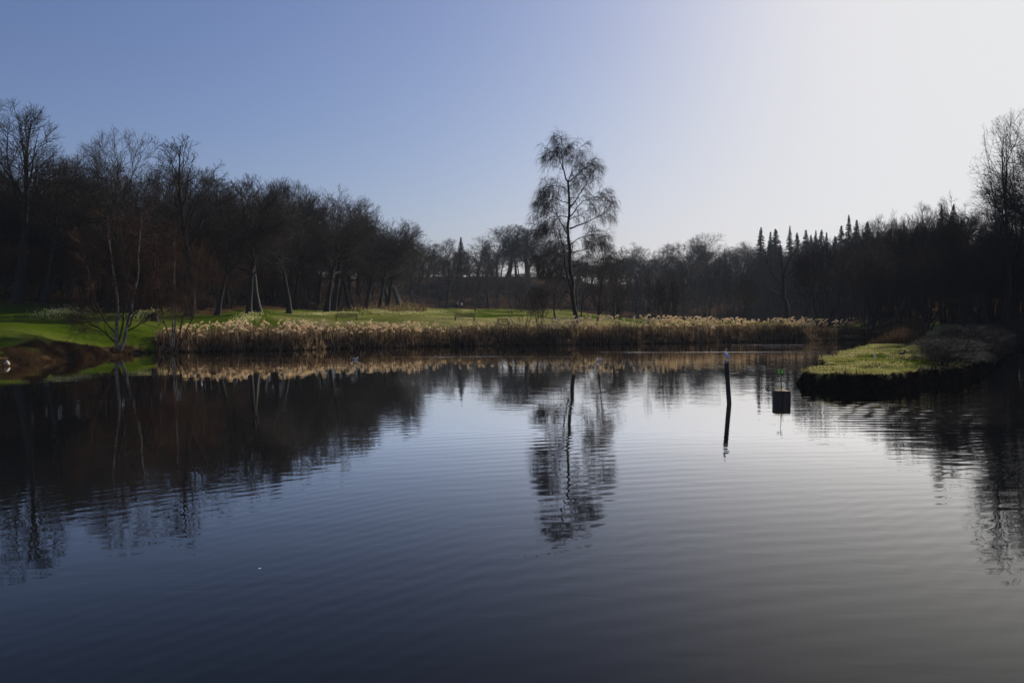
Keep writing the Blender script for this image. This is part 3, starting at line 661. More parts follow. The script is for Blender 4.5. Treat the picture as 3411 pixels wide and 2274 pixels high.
def zl(pts): return [(a / 1.6675, 300 + b / 1.6675) for a, b in pts]
left_birch = [
    (zl([(648, 1440), (650, 1250), (642, 1080), (620, 930), (606, 780), (600, 700)]), .12, .015, .2),
    (zl([(668, 1440), (720, 1290), (745, 1180), (770, 1080), (786, 920), (806, 790), (810, 690)]), .11, .015, -.4),
    (zl([(655, 1400), (690, 1200), (700, 1000), (705, 850), (700, 720)]), .06, .012, .9),
    (zl([(640, 1400), (600, 1350), (540, 1300), (470, 1240)]), .07, .012, -.8),
    (zl([(645, 1350), (560, 1260), (500, 1120), (460, 960), (440, 820)]), .05, .012, .6),
    (zl([(690, 1350), (800, 1280), (880, 1200), (940, 1180)]), .05, .012, .6),
    (zl([(700, 1330), (830, 1150), (880, 980), (900, 820)]), .05, .012, -.6),
]
traced('twin_stem_birch', 49, left_birch, 'birch with two leaning white stems at the left waterside', 'birch', 'bark_pale', 'twig_red', 8, 20, 8, 6, .04, .7, twig_r=.008, side_len=1.5, up=.05, ang=(25, 60), pale=2)
left2 = [
    (zl([(950, 1440), (960, 1250), (965, 1080), (970, 930), (968, 820)]), .07, .012, .2),
    (zl([(960, 1430), (985, 1250), (985, 1050), (988, 900), (1000, 760)]), .06, .012, -.4),
    (zl([(975, 1430), (1010, 1270), (1060, 1120), (1080, 1000), (1110, 850)]), .06, .012, .5),
    (zl([(945, 1430), (900, 1250), (870, 1100), (850, 960)]), .05, .012, .5),
    (zl([(990, 1430), (1080, 1260), (1140, 1120), (1190, 980)]), .05, .012, -.5),
]
traced('thin_stem_birch', 54, left2, 'clump of thin pale birch stems where the reed bed begins', 'birch', 'bark_pale', 'twig_red', 9, 20, 8, 6, .04, .7, twig_r=.008, side_len=1.4, up=.05, ang=(25, 60), pale=2)
def zd(pts): return [(2100 + a / 2.6575, 650 + b / 2.6575) for a, b in pts]
dead = [
    (zd([(1385, 1080), (1380, 980), (1350, 880), (1345, 760), (1350, 700)]), .42, .25, 0),
    (zd([(1372, 950), (1300, 880), (1280, 870), (1210, 830), (1145, 785)]), .20, .04, -1.0),
    (zd([(1345, 790), (1285, 740), (1240, 660), (1220, 600), (1212, 560)]), .16, .04, .8),
    (zd([(1238, 650), (1210, 620), (1185, 605)]), .06, .02, .4),
    (zd([(1350, 700), (1345, 620), (1330, 540), (1310, 500)]), .18, .04, .5),
    (zd([(1350, 700), (1380, 600), (1400, 540), (1440, 500)]), .15, .04, -.8),
    (zd([(1352, 740), (1420, 680), (1480, 620), (1500, 560)]), .14, .04, .8),
    (zd([(1378, 900), (1430, 850), (1500, 830)]), .10, .03, .6),
]
traced('dead_oak', 116, dead, 'gnarled dead oak with stubby arms reaching left, behind the plumes', 'tree', 'bark', 'twig', 10, 6, 4, 3, .0, .5, twig_r=.02, side_len=1.1, up=.02, t0=.35)

# stump on the left lawn
g = np.random.default_rng(1)
def lathe(prof, k=14, jit=0.0, g=None):
    a = np.arange(k) * 2 * np.pi / k; n = len(prof)
    r = np.array([p[0] for p in prof])[:, None] * (1 + (g.normal(0, jit, (1, k)) if jit else 0)); z = np.array([p[1] for p in prof])[:, None] + 0 * a
    V = np.stack([r * np.cos(a), r * np.sin(a), z], -1).reshape(-1, 3)
    i = np.arange(n - 1)[:, None] * k; j = np.arange(k)[None, :]; j2 = (j + 1) % k
    return V, np.stack([i + j, i + j2, i + k + j2, i + k + j], -1).reshape(-1, 4)
A = Acc(); A.add(*lathe([(.42, -.2), (.36, 0), (.28, .15), (.25, .45), (.24, .62), (.20, .66), (.001, .64)], 14, .08, g))
xs = X(515, D(78)); tag(link('tree_stump', A.mesh('stump', [M['bark']], True), None, (xs, D(78), HZ(xs, D(78)))), 'dark tree stump on the lawn between the two birch clumps', 'stump')

# ---------------------------------------------------------------- reeds
def ribbons(P, W, g):
    """flat ribbons P (B,n,3), W (B,n)"""
    B, n, _ = P.shape
    a = g.random(B) * 6.28; s = np.stack([np.cos(a), np.sin(a), 0 * a], -1)[:, None, :] * W[:, :, None]
    V = np.stack([P - s, P + s], 2).reshape(-1, 3)
    b = np.arange(B)[:, None] * n * 2; i = np.arange(n - 1)[None, :] * 2
    q = np.stack([b + i, b + i + 1, b + i + 3, b + i + 2], -1).reshape(-1, 4)
    return V, q
def reed_bed():
    g = np.random.default_rng(77); A = Acc()
    n = 112000
    px = g.uniform(520, 2790, n); d = g.uniform(46, 76, n); x = X(px, d); s = sdist(x, d)
    W = np.interp(px, [520, 700, 1100, 1700, 2300, 2600, 2790], [2.6, 3.4, 3.5, 3.6, 3.6, 3.2, 2.2])
    k = (s > -.6) & (s < W) & (g.random(n) < np.interp(px, [520, 620, 2600, 2790], [.5, 1, 1, .5])); x, d, px, s = x[k], d[k], px[k], s[k]; n = len(x)
    z = np.maximum(height(x, d), -.1)
    clump = np.sin(x * .9 + np.sin(d * .8) * 1.5) * .5 + np.sin(x * 2.7 + d) * .3
    h = np.interp(px, [520, 600, 760, 1100, 1500, 1900, 2300, 2600, 2790], [.6, 1.1, 1.30, 1.2, 1.05, 1.15, 1.2, 1.1, .7]) * (1 + .10 * clump) * g.uniform(.6, 1.08, n) * sm(-1.3, .6, s) * .88
    lean = g.normal(0, .10, (n, 2)); base = np.stack([x, d, z], -1)
    P = grow(base, np.stack([lean[:, 0], lean[:, 1], np.ones(n)], -1), h, 4, .07, (0, 0, 0), g)
    w = np.array([.014, .013, .010, .004])[None, :] * g.uniform(.8, 1.5, n)[:, None]
    V, q = ribbons(P, w, g); low = g.random(n) < np.interp(px, [520, 1100, 1500, 2800], [.30, .45, .62, .70])
    A.add(V, q, 0); lm_ = np.repeat(np.where(low, 1, 0), 3); lm_[0::3] = 1; A.M[-1] = lm_  # lowest stem segment always takes the darker reed colour
    # bent leaves
    o, tn, _, _, _ = sample(P, w, 2, .15, .95, g)
    m = len(o); az = g.random(m) * 6.28; dd = np.stack([np.cos(az), np.sin(az), g.uniform(.4, 1.6, m)], -1)
    PL = grow(o, dd, g.uniform(.18, .5, m), 4, .1, (0, 0, -.22), g)
    V, q = ribbons(PL, np.array([.012, .014, .009, .002])[None, :] * np.ones((m, 1)), g); lowm = g.random(m) < .5
    A.add(V, q, 0); A.M[-1] = np.repeat(np.where(lowm, 1, 0), 3)
    # plumed stems
    n = 90000
    px = g.uniform(540, 2860, n); d = g.uniform(46, 82, n); x = X(px, d); s = sdist(x, d)
    dens = np.interp(px, [540, 640, 760, 1100, 1180, 1350, 1480, 1700, 1800, 1950, 2350, 2500, 2620, 2780, 2860], [.02, .07, .09, .09, .07, .05, .03, .03, .05, .10, .10, .06, .06, .04, 0])
    dens = 1.5 * dens * (.55 + .9 * np.clip(np.sin(x * 1.3 + np.sin(x * .37) * 2) * .5 + .5, 0, 1))
    lo = np.interp(px, [540, 1200, 2400, 2550, 2860], [-.3, 0, .2, 1.8, 2.5]); hi = np.interp(px, [540, 1200, 2400, 2550, 2860], [2.6, 3.3, 3.6, 6, 9])
    k = (s > lo) & (s < hi) & (g.random(n) < dens); x, d, px, s = x[k], d[k], px[k], s[k]; n = len(x)
    z = np.maximum(height(x, d), -.1)
    ztop = np.interp(px, [540, 620, 760, 1100, 1300, 1500, 1700, 1850, 2000, 2250, 2400, 2600, 2860], [1.2, 1.75, 2.0, 1.95, 1.95, 1.95, 2.05, 2.3, 2.65, 2.6, 2.4, 2.5, 2.6])
    oldd = 4955.0 / (7158.0 / d - 50.0); ztop = CAM_H - (1082.0 + (1.8 - ztop) * F / oldd - HY) * d / F
    h = np.maximum(ztop - z, .7) * g.uniform(.48, 1.0, n) ** .9
    P = grow(np.stack([x, d, z], -1), np.stack([g.normal(0, .05, n), g.normal(0, .05, n), np.ones(n)], -1), h, 4, .03, (0, 0, 0), g)
    V, q = ribbons(P, np.array([.012, .011, .010, .008])[None, :] * np.ones((n, 1)), g); A.add(V, q, 0)
    az = g.normal(.3, 1.0, n)
    dd = np.stack([np.cos(az) * .35, np.sin(az) * .35, np.ones(n)], -1)
    L = g.uniform(.30, .52, n)
    k = 8; Pp = np.zeros((n, k, 3)); Pp[:, 0] = P[:, -1]; dv = norm(dd); hz = np.stack([np.cos(az), np.sin(az), 0 * az], -1); bend = g.uniform(.10, .42, n)[:, None]
    for i in range(1, k):
        dv = norm(dv + hz * bend * .8 + np.array([[0, 0, -1.0]]) * bend * i * .30); Pp[:, i] = Pp[:, i - 1] + dv * (L / (k - 1))[:, None]
    rad = np.array([.011, .030, .049, .057, .053, .042, .027, .006])[None, :] * g.uniform(.6, 1.15, n)[:, None]
    rad *= g.uniform(.8, 1.2, rad.shape)
    A.add(*tubes(Pp, rad, 5), 2)
    # loose strands on the plumes
    o, tn, _, _, _ = sample(Pp, rad, 7, .1, .95, g)
    ds = fan(tn, np.radians(g.uniform(25, 75, len(o))), g); PS = grow(o, ds, g.uniform(.05, .12, len(o)), 3, .1, (0, 0, -.15), g)
    V, q = ribbons(PS, np.array([.008, .006, .001])[None, :] * np.ones((len(o), 1)), g); A.add(V, q, 2)
    me = A.mesh('reed_bed', [M['reed'], M['reed_low'], M['plume']])
    tag(link('reed_bed', me), 'long bed of dry brown reeds with pale fluffy plumes along the far shore', 'reeds', None, 'stuff')
reed_bed()

def blades(name, n, region, h0, h1, w, mats, weights, label, cat, lean=.35, seed=1, zmin=-9):
    g = np.random.default_rng(seed); x, y = region(g, n); z = height(x, y); kk = z > zmin; x, y, z = x[kk], y[kk], z[kk]; n = len(x)
    clump = np.clip(np.sin(x * 1.9 + 1.5 * np.sin(y * 1.3)) * .5 + np.sin(y * 3.1 + x * 1.2) * .35 + .75, .15, 1.6)
    h = g.uniform(h0, h1, n) * clump
    base = np.stack([x, y, z - .02], -1); la = g.random(n) * 6.28; lm = g.uniform(0, lean, n)
    P = grow(base, np.stack([np.cos(la) * lm, np.sin(la) * lm, np.ones(n)], -1), h, 3, .12, (0, 0, -.12), g)
    V, q = ribbons(P, np.array([1, .8, .12])[None, :] * w * g.uniform(.7, 1.3, n)[:, None], g)
    A = Acc(); A.add(V, q); patch = np.sin(x * .8 + np.sin(y * .55) * 2) * .22 + np.sin(x * 2.9 + y * 1.7) * .15
    A.M[-1] = np.repeat((g.random(n) + patch > weights).astype(int), 2)
    return tag(link(name, A.mesh(name, [M[m] for m in mats])), label, cat, None, 'stuff')
def reg_island(g, n):
    px = g.uniform(2660, 3300, n); d = g.uniform(24, 56, n) ; x = X(px, d); s = sdist(x, d)
    k = (s > .22) & (s < 14) & (g.random(n) < np.clip(28 / d, 0, 1) ** 1.2 * np.where(s < .6, 1, .55)); return x[k], d[k]
blades('spit_grass', 190000, reg_island, .05, .14, .006, ['grass', 'straw'], .48, 'tufty green and straw coloured grass on top of the spit', 'grass', .8, 21, .49)
def reg_rim(g, n):
    px = g.uniform(2660, 3300, n); d = g.uniform(24, 44, n); x = X(px, d); s = sdist(x, d)
    k = (s > .10) & (s < .32); return x[k], d[k]
blades('spit_rim_grass', 160000, reg_rim, .05, .13, .007, ['straw', 'rust_grass'], .6, 'shaggy straw fringe overhanging the edge of the spit', 'grass', 1.6, 22, .36)
def reg_face(g, n):
    px = g.uniform(2640, 3300, n); d = g.uniform(24, 46, n); x = X(px, d); s = sdist(x, d)
    k = (s > -.02) & (s < .16); return x[k], d[k]
blades('spit_bank_roots', 120000, reg_face, .05, .20, .012, ['peat', 'peat'], .6, 'black peaty roots and dead grass down the side of the spit', 'undergrowth', 1.2, 26)
def reg_left(g, n):
    px = g.uniform(-150, 440, n); d = g.uniform(34, 52, n); x = X(px, d); s = sdist(x, d)
    k = (s > -.15) & (s < np.interp(px, [-150, 220, 300, 440], [2.0, 1.8, 1.0, .8])); return x[k], d[k]
blades('bank_grass', 260000, reg_left, .12, .30, .009, ['rust_grass', 'straw'], 1.25, 'rusty dead grass fringe along the left bank', 'grass', .45, 23)
def reg_scrub(g, n):
    px = g.uniform(2560, 3080, n); d = g.uniform(50, 80, n); x = X(px, d); s = sdist(x, d)
    k = (s > -.2) & (s < 4); return x[k], d[k]
blades('shore_scrub', 60000, reg_scrub, .3, .8, .016, ['reed_low', 'rust_grass'], .75, 'dark brown dead herbage on the far shore behind the spit', 'undergrowth', .5, 24)
def reg_litter(g, n):
    px = g.uniform(1050, 1420, n); d = D(g.uniform(118, 140, n)); x = X(px, d); return x, d
blades('woodland_herbage', 16000, reg_litter, .2, .7, .02, ['rust_grass', 'straw'], .9, 'orange brown dead bracken under the end of the left wood', 'undergrowth', .8, 25)

# daffodil drifts on the lawn
DG = 'daffodil drifts on the lawn'
daff = [(825, 1068, 45, 6, 'white and yellow daffodil drift just above the left end of the reeds'), (1070, 1055, 45, 6, 'faint daffodil drift left of the amber lit bench'),
        (1268, 1046, 62, 9, 'brightest daffodil drift right of the amber lit bench'), (1365, 1050, 60, 9, 'long yellowish daffodil drift between the brightest one and the tallest drift'),
        (1440, 1048, 55, 12, 'tall sloping daffodil drift left of the dark slatted bench'), (1152, 1052, 50, 5, 'small daffodil drift showing through the amber lit bench'),
        (225, 1047, 70, 5, 'thin daffodil line on the left lawn behind the twin birch'), (495, 1050, 45, 6, 'daffodil line on the lawn beside the tree stump'), (1555, 1040, 26, 4, 'pale daffodils just above the dark slatted bench')]
for i, (px_, py_, hw_, hh_, lb) in enumerate(daff):
    g = np.random.default_rng(100 + i); ds = np.linspace(48, 250, 900); xs_ = X(px_, ds); zz = height(xs_, ds)
    yy = HY - (zz - CAM_H) / ds * F; j = int(np.argmin(np.abs(yy - py_) + np.where(sdist(xs_, ds) < 3.6, 99, 0))); d0 = ds[j]
    n = int(hw_ * 9); a = g.normal(0, .45, (n, 2)); x = X(px_, d0) + a[:, 0] * hw_ / F * d0 * 1.1; y = d0 + (a[:, 1] + a[:, 0] * -.5) * 4.5
    z = height(x, y) + g.uniform(.16, .34, n)
    A = Acc(); st = np.stack([np.stack([x, y, z - .32], -1), np.stack([x, y, z], -1)], 1)
    V, q = ribbons(st, np.full((n, 2), .012), g); A.add(V, q, 0)
    lv = grow(np.stack([x, y, z - .30], -1), g.normal(0, .3, (n, 3)) + [0, 0, 1], np.full(n, .3), 3, .1, (0, 0, -.1), g); V, q = ribbons(lv, np.full((n, 3), .016), g); A.add(V, q, 0)
    for r_ in range(3):
        th = r_ * 1.05 + g.random(n); s_ = np.stack([np.cos(th), 0 * th, np.sin(th)], -1) * .045; t_ = np.stack([-np.sin(th), 0.25 + 0 * th, np.cos(th)], -1) * .016; c_ = np.stack([x, y - .01, z], -1)
        V = np.stack([c_ - s_, c_ - t_, c_ + s_, c_ + t_], 1).reshape(-1, 3); A.add(V, np.arange(4 * n).reshape(-1, 4), 1)
    tag(link('daffodils', A.mesh('daffodils', [M['grass'], M['daffodil']])), lb, 'flowers', DG, 'stuff')

# ---------------------------------------------------------------- furniture and small things
def box(x0, x1, y0, y1, z0, z1):
    V = np.array([(a, b, c) for c in (z0, z1) for b in (y0, y1) for a in (x0, x1)], float)
    Q = np.array([(0, 2, 3, 1), (4, 5, 7, 6), (0, 1, 5, 4), (2, 6, 7, 3), (0, 4, 6, 2), (1, 3, 7, 5)]); return V, Q
def bench(px, d, w, rz, label, group='park benches on the lawn'):
    kk = D(d) / d; d = D(d); x = X(px, d); e = empty('park_bench', (x, d, HZ(x, d)), rz); e.scale = (max(kk, .72),) * 3; tag(e, label, 'bench', group)
    A = Acc()
    for k in range(5): A.add(*box(-w / 2 + .05, w / 2 - .05, -.24 + k * .1, -.16 + k * .1, .43, .455))
    link('seat', A.mesh('bench_seat', [M['wood']]), e)
    A = Acc(); A.add(*box(-w / 2 + .07, w / 2 - .07, .265, .30, .86, .93)); A.add(*box(-w / 2 + .07, w / 2 - .07, .265, .30, .50, .55))
    for k in range(int(w / .115) - 1):
        xx = -w / 2 + .13 + k * .115; A.add(*box(xx, xx + .05, .273, .292, .55, .86))
    link('backrest', A.mesh('bench_back', [M['wood']]), e)
    for sx in (-1, 1):
        xx = sx * (w / 2 - .035); A = Acc(); A.add(*box(xx - .035, xx + .035, -.27, -.20, 0, .63)); link('leg', A.mesh('front_leg', [M['wood']]), e)
        A = Acc(); A.add(*box(xx - .035, xx + .035, .24, .31, 0, .95)); link('leg', A.mesh('rear_leg', [M['wood']]), e)
        A = Acc(); A.add(*box(xx - .04, xx + .04, -.32, .238, .632, .67)); link('armrest', A.mesh('armrest', [M['wood']]), e)
    return e
bench(1154, 99, 2.5, .12, 'amber lit slatted wooden bench on the lawn with daffodils behind')
bench(1548, 104, 2.45, -.1, 'dark slatted wooden bench behind the thin sapling')
bench(1677, 104, 1.45, .35, 'short dark bench left of the small bush in the reeds')
bench(2391, 124, 1.9, -.2, 'dark bench seen over the plumes in front of the blue haze')

# posts in the water
g = np.random.default_rng(2)
def pole(name, px_top, px_bot, d, ztop, r, label, sides=16):
    kk = D(d) / d; d = D(d); ztop *= kk; r *= kk
    x0 = X(px_bot, d); x1 = X(px_top, d); P = np.zeros((1, 9, 3)); t = np.linspace(0, 1, 9)
    z = -1.0 + (ztop + 1.0) * t; P[0, :, 0] = (x1 - x0) * (z / ztop) + np.sin(t * 5) * .006; P[0, :, 2] = z
    A = Acc(); R = r * (1 + g.normal(0, .02, 9))[None, :]; A.add(*tubes(P, R, sides))
    V = A.V[0]; top = V[-sides:]; cen = top.mean(0); A2 = Acc()
    cap = np.concatenate([top + [0, 0, .001], (top - cen) * .8 + cen + [0, 0, .012], (top - cen) * .02 + cen + [0, 0, .014]])
    j = np.arange(sides); j2 = (j + 1) % sides
    e = empty(name, (x0, d, 0)); tag(e, label, 'post')
    link('shaft', A.mesh(name + '_shaft', [M['old_wood']], True), e)
    A2.add(cap, np.concatenate([np.stack([j + i * sides, j2 + i * sides, j2 + (i + 1) * sides, j + (i + 1) * sides], -1) for i in range(2)]))
    link('top', A2.mesh(name + '_top', [M['end_grain']]), e)
    if r > .04 and sides == 16:
        th = np.arange(48) * 2 * np.pi / 48; lo = -.035 - .035 * np.abs(np.sin(th * 3.5 + 1)) - .02 * np.abs(np.sin(th * 8))
        rr_ = r * 1.04; W = np.concatenate([np.stack([cen[0] + rr_ * np.cos(th), cen[1] + rr_ * np.sin(th), cen[2] + .004 + 0 * th], -1), np.stack([cen[0] + rr_ * np.cos(th) - .004, cen[1] + rr_ * np.sin(th), cen[2] + lo], -1)])
        j = np.arange(48); A3_ = Acc(); A3_.add(W, np.stack([j, (j + 1) % 48, (j + 1) % 48 + 48, j + 48], -1)); link('droppings', A3_.mesh('droppings', [M['stone']]), e)
    return Vector((x0 + cen[0], d + cen[1], cen[2] + .013))
perch = pole('mooring_post', 2421, 2431, 18.8, 1.0, .052, 'dark round wooden post leaning in the pond with a gull on top')
pole('stake', 2334, 2334, 82, 1.25, .06, 'thin dark stake standing in the water at the reed edge', 8)

# square block with a sapling
kk = D(19.2) / 19.2; d = D(19.2); xb = X(2607, d)
e = empty('square_post', (xb, d, 0), .10); e.scale = (kk,) * 3; tag(e, 'thick square timber post stub with a pale sawn top in the pond', 'post')
me = bpy.data.meshes.new('square_block')
import bmesh
bm = bmesh.new(); bmesh.ops.create_cube(bm, size=1)
for v in bm.verts: v.co = Vector((v.co.x * .315, v.co.y * .31, (v.co.z + .5) * 1.25 - .985))
bmesh.ops.bevel(bm, geom=bm.edges[:], offset=.008, segments=2, affect='EDGES')
for v in bm.verts:
    v.co.x += .006 * math.sin(v.co.z * 9 + v.co.y * 20); v.co.y += .005 * math.sin(v.co.z * 7)
bm.to_mesh(me); bm.free(); me.materials.append(M['old_wood']); link('block', me, e)
A = Acc(); A.add(*box(-.141, .141, -.138, .138, .262, .272)); link('top', A.mesh('block_top', [M['end_grain']]), e)
s = empty('sapling', (xb - .01, d, .27 * kk)); s.scale = (kk,) * 3; tag(s, 'sprig with bright green leaves growing from the square post', 'plant')
g = np.random.default_rng(4); A = Acc()
P = grow(np.array([[0, 0, 0], [.0, 0, .02], [0, 0, .02]]), np.array([[.02, 0, 1], [.35, .1, 1], [-.3, -.1, 1]], float), np.array([.46, .20, .17]), 7, .08, (0, 0, .05), g)
A.add(*tubes(P, np.array([[.011], [.007], [.007]]) * np.linspace(1, .4, 7)[None, :], 5)); link('stem', A.mesh('stem', [M['bark']]), s)
A = Acc(); o = np.concatenate([P[0, 4:] + g.normal(0, .015, (3, 3)), P[0, -1] + g.normal(0, .035, (11, 3))]); n = len(o)
dd = norm(g.normal(0, 1, (n, 3)) + [0, -.3, .6]); LP = grow(o, dd, g.uniform(.05, .085, n), 4, .1, (0, 0, -.1), g)
V, q = ribbons(LP, np.array([.003, .018, .014, .001])[None, :] * np.ones((n, 1)), g); A.add(V, q); link('foliage', A.mesh('foliage', [M['leaf']]), s)
A = Acc(); n = 26; tt = g.random(n) * 6.28; rr = g.uniform(.01, .13, n); o = np.stack([rr * np.cos(tt), rr * np.sin(tt), 0 * rr + .002], -1)
BP = grow(o, g.normal(0, .5, (n, 3)) + [0, 0, 1], g.uniform(.05, .14, n), 4, .15, (0, 0, -.1), g); V, q = ribbons(BP, np.array([.004, .004, .003, .001])[None, :] * np.ones((n, 1)), g); A.add(V, q)
link('grass_tuft', A.mesh('dry_tuft', [M['straw']]), s)

# birds
def loft(rings, k=12):
    """rings: (x, z, half width, half height) along +x"""
    a = np.arange(k) * 2 * np.pi / k; V = []
    for x, z, w, h in rings: V.append(np.stack([0 * a + x, np.cos(a) * w, z + np.sin(a) * h], -1))
    V = np.concatenate(V); n = len(rings); i = np.arange(n - 1)[:, None] * k; j = np.arange(k)[None, :]; j2 = (j + 1) % k
    return V, np.stack([i + j, i + j2, i + k + j2, i + k + j], -1).reshape(-1, 4)
def bird(name, loc, rz, L, label, cat, body, wing, head, standing=True, tilt=0.0, beak='orange', group=None, neck=1.0):
    e = empty(name, loc, rz); e.rotation_euler = (0, 0, rz); tag(e, label, cat, group); s = L / .36
    hz = .10 if standing else .035
    def T(V):
        V = V.copy(); c, sn = math.cos(tilt), math.sin(tilt); x = V[:, 0] * c - (V[:, 2] - hz) * sn; z = V[:, 0] * sn + (V[:, 2] - hz) * c + hz
        V[:, 0] = x; V[:, 2] = z; return V * s
    def add(nm, parts, m):
        A = Acc()
        for V, q in parts: A.add(T(V), q)
        return link(nm, A.mesh(nm, [M[m]], True), e)
    zc = hz + .02
    add('body', [loft([(-.175, zc + .02, .004, .003), (-.13, zc + .015, .022, .012), (-.08, zc, .042, .034), (-.02, zc - .005, .055, .050), (.04, zc, .053, .050), (.075, zc + .018, .042, .044),
                       (.10, zc + .045 * neck, .028, .032), (.112, zc + .07 * neck, .024, .028)])], body)
    hc = zc + .092 * neck
    add('head', [loft([(.078, hc, .002, .002), (.088, hc, .020, .018), (.108, hc + .003, .028, .027), (.13, hc + .002, .024, .022), (.145, hc - .002, .012, .011), (.149, hc - .003, .001, .001)])], head)
    add('beak', [loft([(.143, hc - .004, .008, .008), (.165, hc - .006, .005, .006), (.185, hc - .012, .001, .001)], 6)], beak)
    for sy in (-1, 1):
        V, q = loft([(.06, zc + .012, .004, .012), (.03, zc + .018, .010, .034), (-.04, zc + .018, .011, .036), (-.11, zc + .022, .008, .022), (-.19, zc + .03, .004, .008), (-.225, zc + .034, .001, .001)], 8)
        V[:, 1] += sy * .046 * (1 - np.clip(-V[:, 0] * 2.6, 0, .7)); add('wing', [(V, q)], wing)
        if standing:
            P = np.array([[[.005, sy * .022, zc - .04], [.0, sy * .022, .05], [.006, sy * .022, .004], [.035, sy * .024, .002]]]) * s
            A = Acc(); A.add(*tubes(P, np.array([[.006, .004, .004, .003]]) * s, 5)); link('leg', A.mesh('leg', [M[beak]]), e)
    return e
GG = 'black headed gulls'
bird('gull', perch, math.radians(105), .37, 'white and grey gull with a dark head perched on the round post', 'gull', 'white', 'grey_f', 'black_f', True, .6, group=GG)
def on_water(px, py): dd = F * CAM_H / (py - HY); return (X(px, dd), dd, 0.0)
bird('gull', on_water(1184, 1199), math.radians(15), .36, 'gull swimming alone in front of the left half of the reeds', 'gull', 'white', 'grey_f', 'white', False, 0, group=GG)
bird('gull', on_water(1996, 1203), math.radians(-170), .40, 'gull swimming in the birch reflection below the middle reeds', 'gull', 'white', 'grey_f', 'white', False, 0, group=GG)
bird('gull', on_water(2415, 1136.5), math.radians(10), .42, 'tiny white gull swimming close to the reed edge beyond the round post', 'gull', 'white', 'white', 'white', False, 0, group=GG)
def on_land(px, py):
    ds = np.linspace(26, 56, 800); xs = X(px, ds); zz = height(xs, ds); yy = HY - (zz - CAM_H) / ds * F
    ok = sdist(xs, ds) > .1; j = int(np.argmin(np.abs(yy - py) + np.where(ok, 0, 999))); return (float(xs[j]), float(ds[j]), float(zz[j]))
bird('gull', on_land(2916, 1202), math.radians(100), .36, 'pale blue grey gull standing upright on the spit grass', 'gull', 'white', 'grey_f', 'white', True, .75, group=GG)
bird('crow', on_land(3010, 1188), math.radians(28), .44, 'black crow feeding on the spit grass', 'crow', 'black_f', 'black_f', 'black_f', True, .25, beak='black_f')

# stone, stake on the spit, floating bits
bm = bmesh.new(); bmesh.ops.create_icosphere(bm, subdivisions=3, radius=.13); g = np.random.default_rng(6)
for v in bm.verts: v.co = v.co * (1 + .18 * math.sin(v.co.x * 31 + v.co.z * 17) * math.cos(v.co.y * 23)); v.co.z *= 1.15
me = bpy.data.meshes.new('stone'); bm.to_mesh(me); bm.free(); me.materials.append(M['stone']); xx = X(20, D(36.2))
tag(link('stone', me, None, (xx, D(36.2), .10)), 'pale stone at the water line at the far left', 'stone')
xx, yy, zz = on_land(3072, 1207); A = Acc(); A.add(*tubes(np.array([[[0, 0, -.2], [.01, 0, .25], [0, .01, .62]]]), np.array([[.016, .015, .013]]), 6))
tag(link('stake', A.mesh('thin_stake', [M['old_wood']]), None, (xx, yy, zz)), 'thin dark stake in the grass at the back of the spit', 'post')
def floating(name, px, py, L, m, label, cat, group=None, rz=.3):
    x, d, _ = on_water(px, py); t = np.linspace(0, 1, 7); w = np.sin(t * np.pi) ** .8 * L * .22 + .0006
    P = np.stack([(t - .5) * L, .1 * L * np.sin(t * 3), .0035 + .10 * L * (2 * t - 1) ** 2], -1); s_ = np.stack([0 * w, w, .25 * w], -1)
    V = np.concatenate([P - s_, P, P + s_]); n = 7; i = np.arange(n - 1)
    A = Acc(); A.add(V, np.concatenate([np.stack([i + k * n, i + 1 + k * n, i + 1 + (k + 1) * n, i + (k + 1) * n], -1) for k in range(2)]))
    o = link(name, A.mesh(name, [M[m]]), None, (x, d, 0)); o.rotation_euler = (0, 0, rz); tag(o, label, cat, group)
floating('feather', 857, 1902, .035, 'white', 'tiny white feather floating in the dark water at lower left', 'feather')
floating('floating_leaf', 1828, 1853, .055, 'bark', 'largest dark leaf floating below the tip of the birch reflection', 'leaf', 'leaves floating below the birch reflection', .2)
floating('floating_leaf', 1750, 1859, .03, 'bark', 'smallest dark leaf at the left end of the floating row', 'leaf', 'leaves floating below the birch reflection', .9)
floating('floating_leaf', 1789, 1858, .035, 'bark', 'middle dark leaf of the floating row', 'leaf', 'leaves floating below the birch reflection', 2)

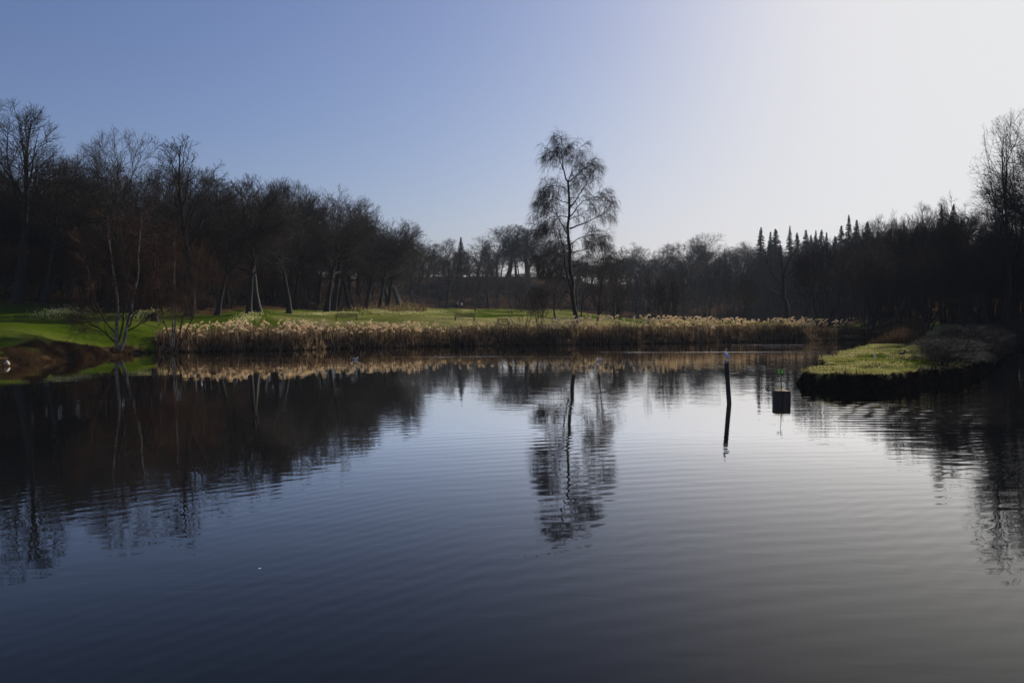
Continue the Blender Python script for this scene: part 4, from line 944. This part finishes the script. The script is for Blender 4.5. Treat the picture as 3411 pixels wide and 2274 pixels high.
# people on the far path
def figure(px, d, rz, jacket, label, stride):
    d = D(d); x = X(px, d); e = empty('person', (x, d, HZ(x, d)), rz); tag(e, label, 'person', 'walkers on the far path')
    def sk(nm, verts, edges, rad, m):
        me = bpy.data.meshes.new(nm); me.from_pydata(verts, edges, []); me.materials.append(M[m]); o = link(nm, me, e)
        mo = o.modifiers.new('skin', 'SKIN')
        for i, r in enumerate(rad): me.skin_vertices[0].data[i].radius = (r, r * .85)
        me.skin_vertices[0].data[0].use_root = True
        o.modifiers.new('sub', 'SUBSURF').levels = 1; o.modifiers['sub'].render_levels = 1; return o
    a = stride
    V = [(0, 0, .95), (0, 0, 1.15), (0, 0, 1.38), (0, 0, 1.48), (0, .01, 1.60), (0, .01, 1.70),
         (.18, 0, 1.38), (.24, .06 * a, 1.12), (.22, .20 * a, .90), (-.18, 0, 1.38), (-.24, -.06 * a, 1.12), (-.22, .02 - .12 * a, .90),
         (.09, 0, .90), (.10, .12 * a, .50), (.10, .10 * a, .07), (.10, .24 * a + .08, .04), (-.09, 0, .90), (-.10, -.10 * a, .50), (-.10, -.30 * a, .09), (-.10, -.20 * a + .05, .04)]
    Ed = [(0, 1), (1, 2), (2, 3), (3, 4), (4, 5), (2, 6), (6, 7), (7, 8), (2, 9), (9, 10), (10, 11), (0, 12), (12, 13), (13, 14), (14, 15), (0, 16), (16, 17), (17, 18), (18, 19)]
    R = [.13, .12, .13, .055, .095, .07, .06, .042, .034, .06, .042, .034, .085, .058, .042, .03, .085, .058, .042, .03]
    sk('body', V, Ed, R, 'skin')
    J = [0, 1, 2, 6, 7, 8, 9, 10, 11]; mp = {j: i for i, j in enumerate(J)}
    sk('jacket', [V[j] if j not in (8, 11) else tuple(np.array(V[j]) * .85 + np.array(V[j - 1]) * .15) for j in J], [(mp[p], mp[q]) for p, q in Ed if p in mp and q in mp], [R[j] + .03 for j in J], jacket)
    J = [0, 12, 13, 14, 16, 17, 18]; mp = {j: i for i, j in enumerate(J)}
    sk('trousers', [V[j] for j in J], [(mp[p], mp[q]) for p, q in Ed if p in mp and q in mp], [R[j] + .022 for j in J], 'trouser')
    bm = bmesh.new(); bmesh.ops.create_icosphere(bm, subdivisions=2, radius=.108, matrix=Matrix.Translation((0, -.01 + .03, 1.655)))
    me = bpy.data.meshes.new('hair'); bm.to_mesh(me); bm.free(); me.materials.append(M['hair']); link('hair', me, e)
figure(1538, 146, 1.2, 'jacket_w', 'person in a pale jacket walking on the far path', 1)
figure(1523, 147, 1.2, 'jacket_d', 'person in a dark violet jacket walking left of the pale one', -1)

# ---------------------------------------------------------------- haze
m = bpy.data.materials.new('haze_air'); m.use_nodes = True; t = m.node_tree; t.nodes.clear()
out = t.nodes.new('ShaderNodeOutputMaterial'); pv = t.nodes.new('ShaderNodeVolumePrincipled')
pv.inputs['Color'].default_value = (.72, .82, 1, 1); pv.inputs['Density'].default_value = HAZE_D if 'HAZE_D' in globals() else .00017; pv.inputs['Anisotropy'].default_value = .12
t.links.new(pv.outputs[0], out.inputs['Volume'])
A = Acc(); A.add(*box(-1520, 1520, -420, 1520, -3, 46)); o = link('haze', A.mesh('haze', [m])); tag(o, 'pale blue haze hanging in the valley air', 'haze', None, 'stuff')
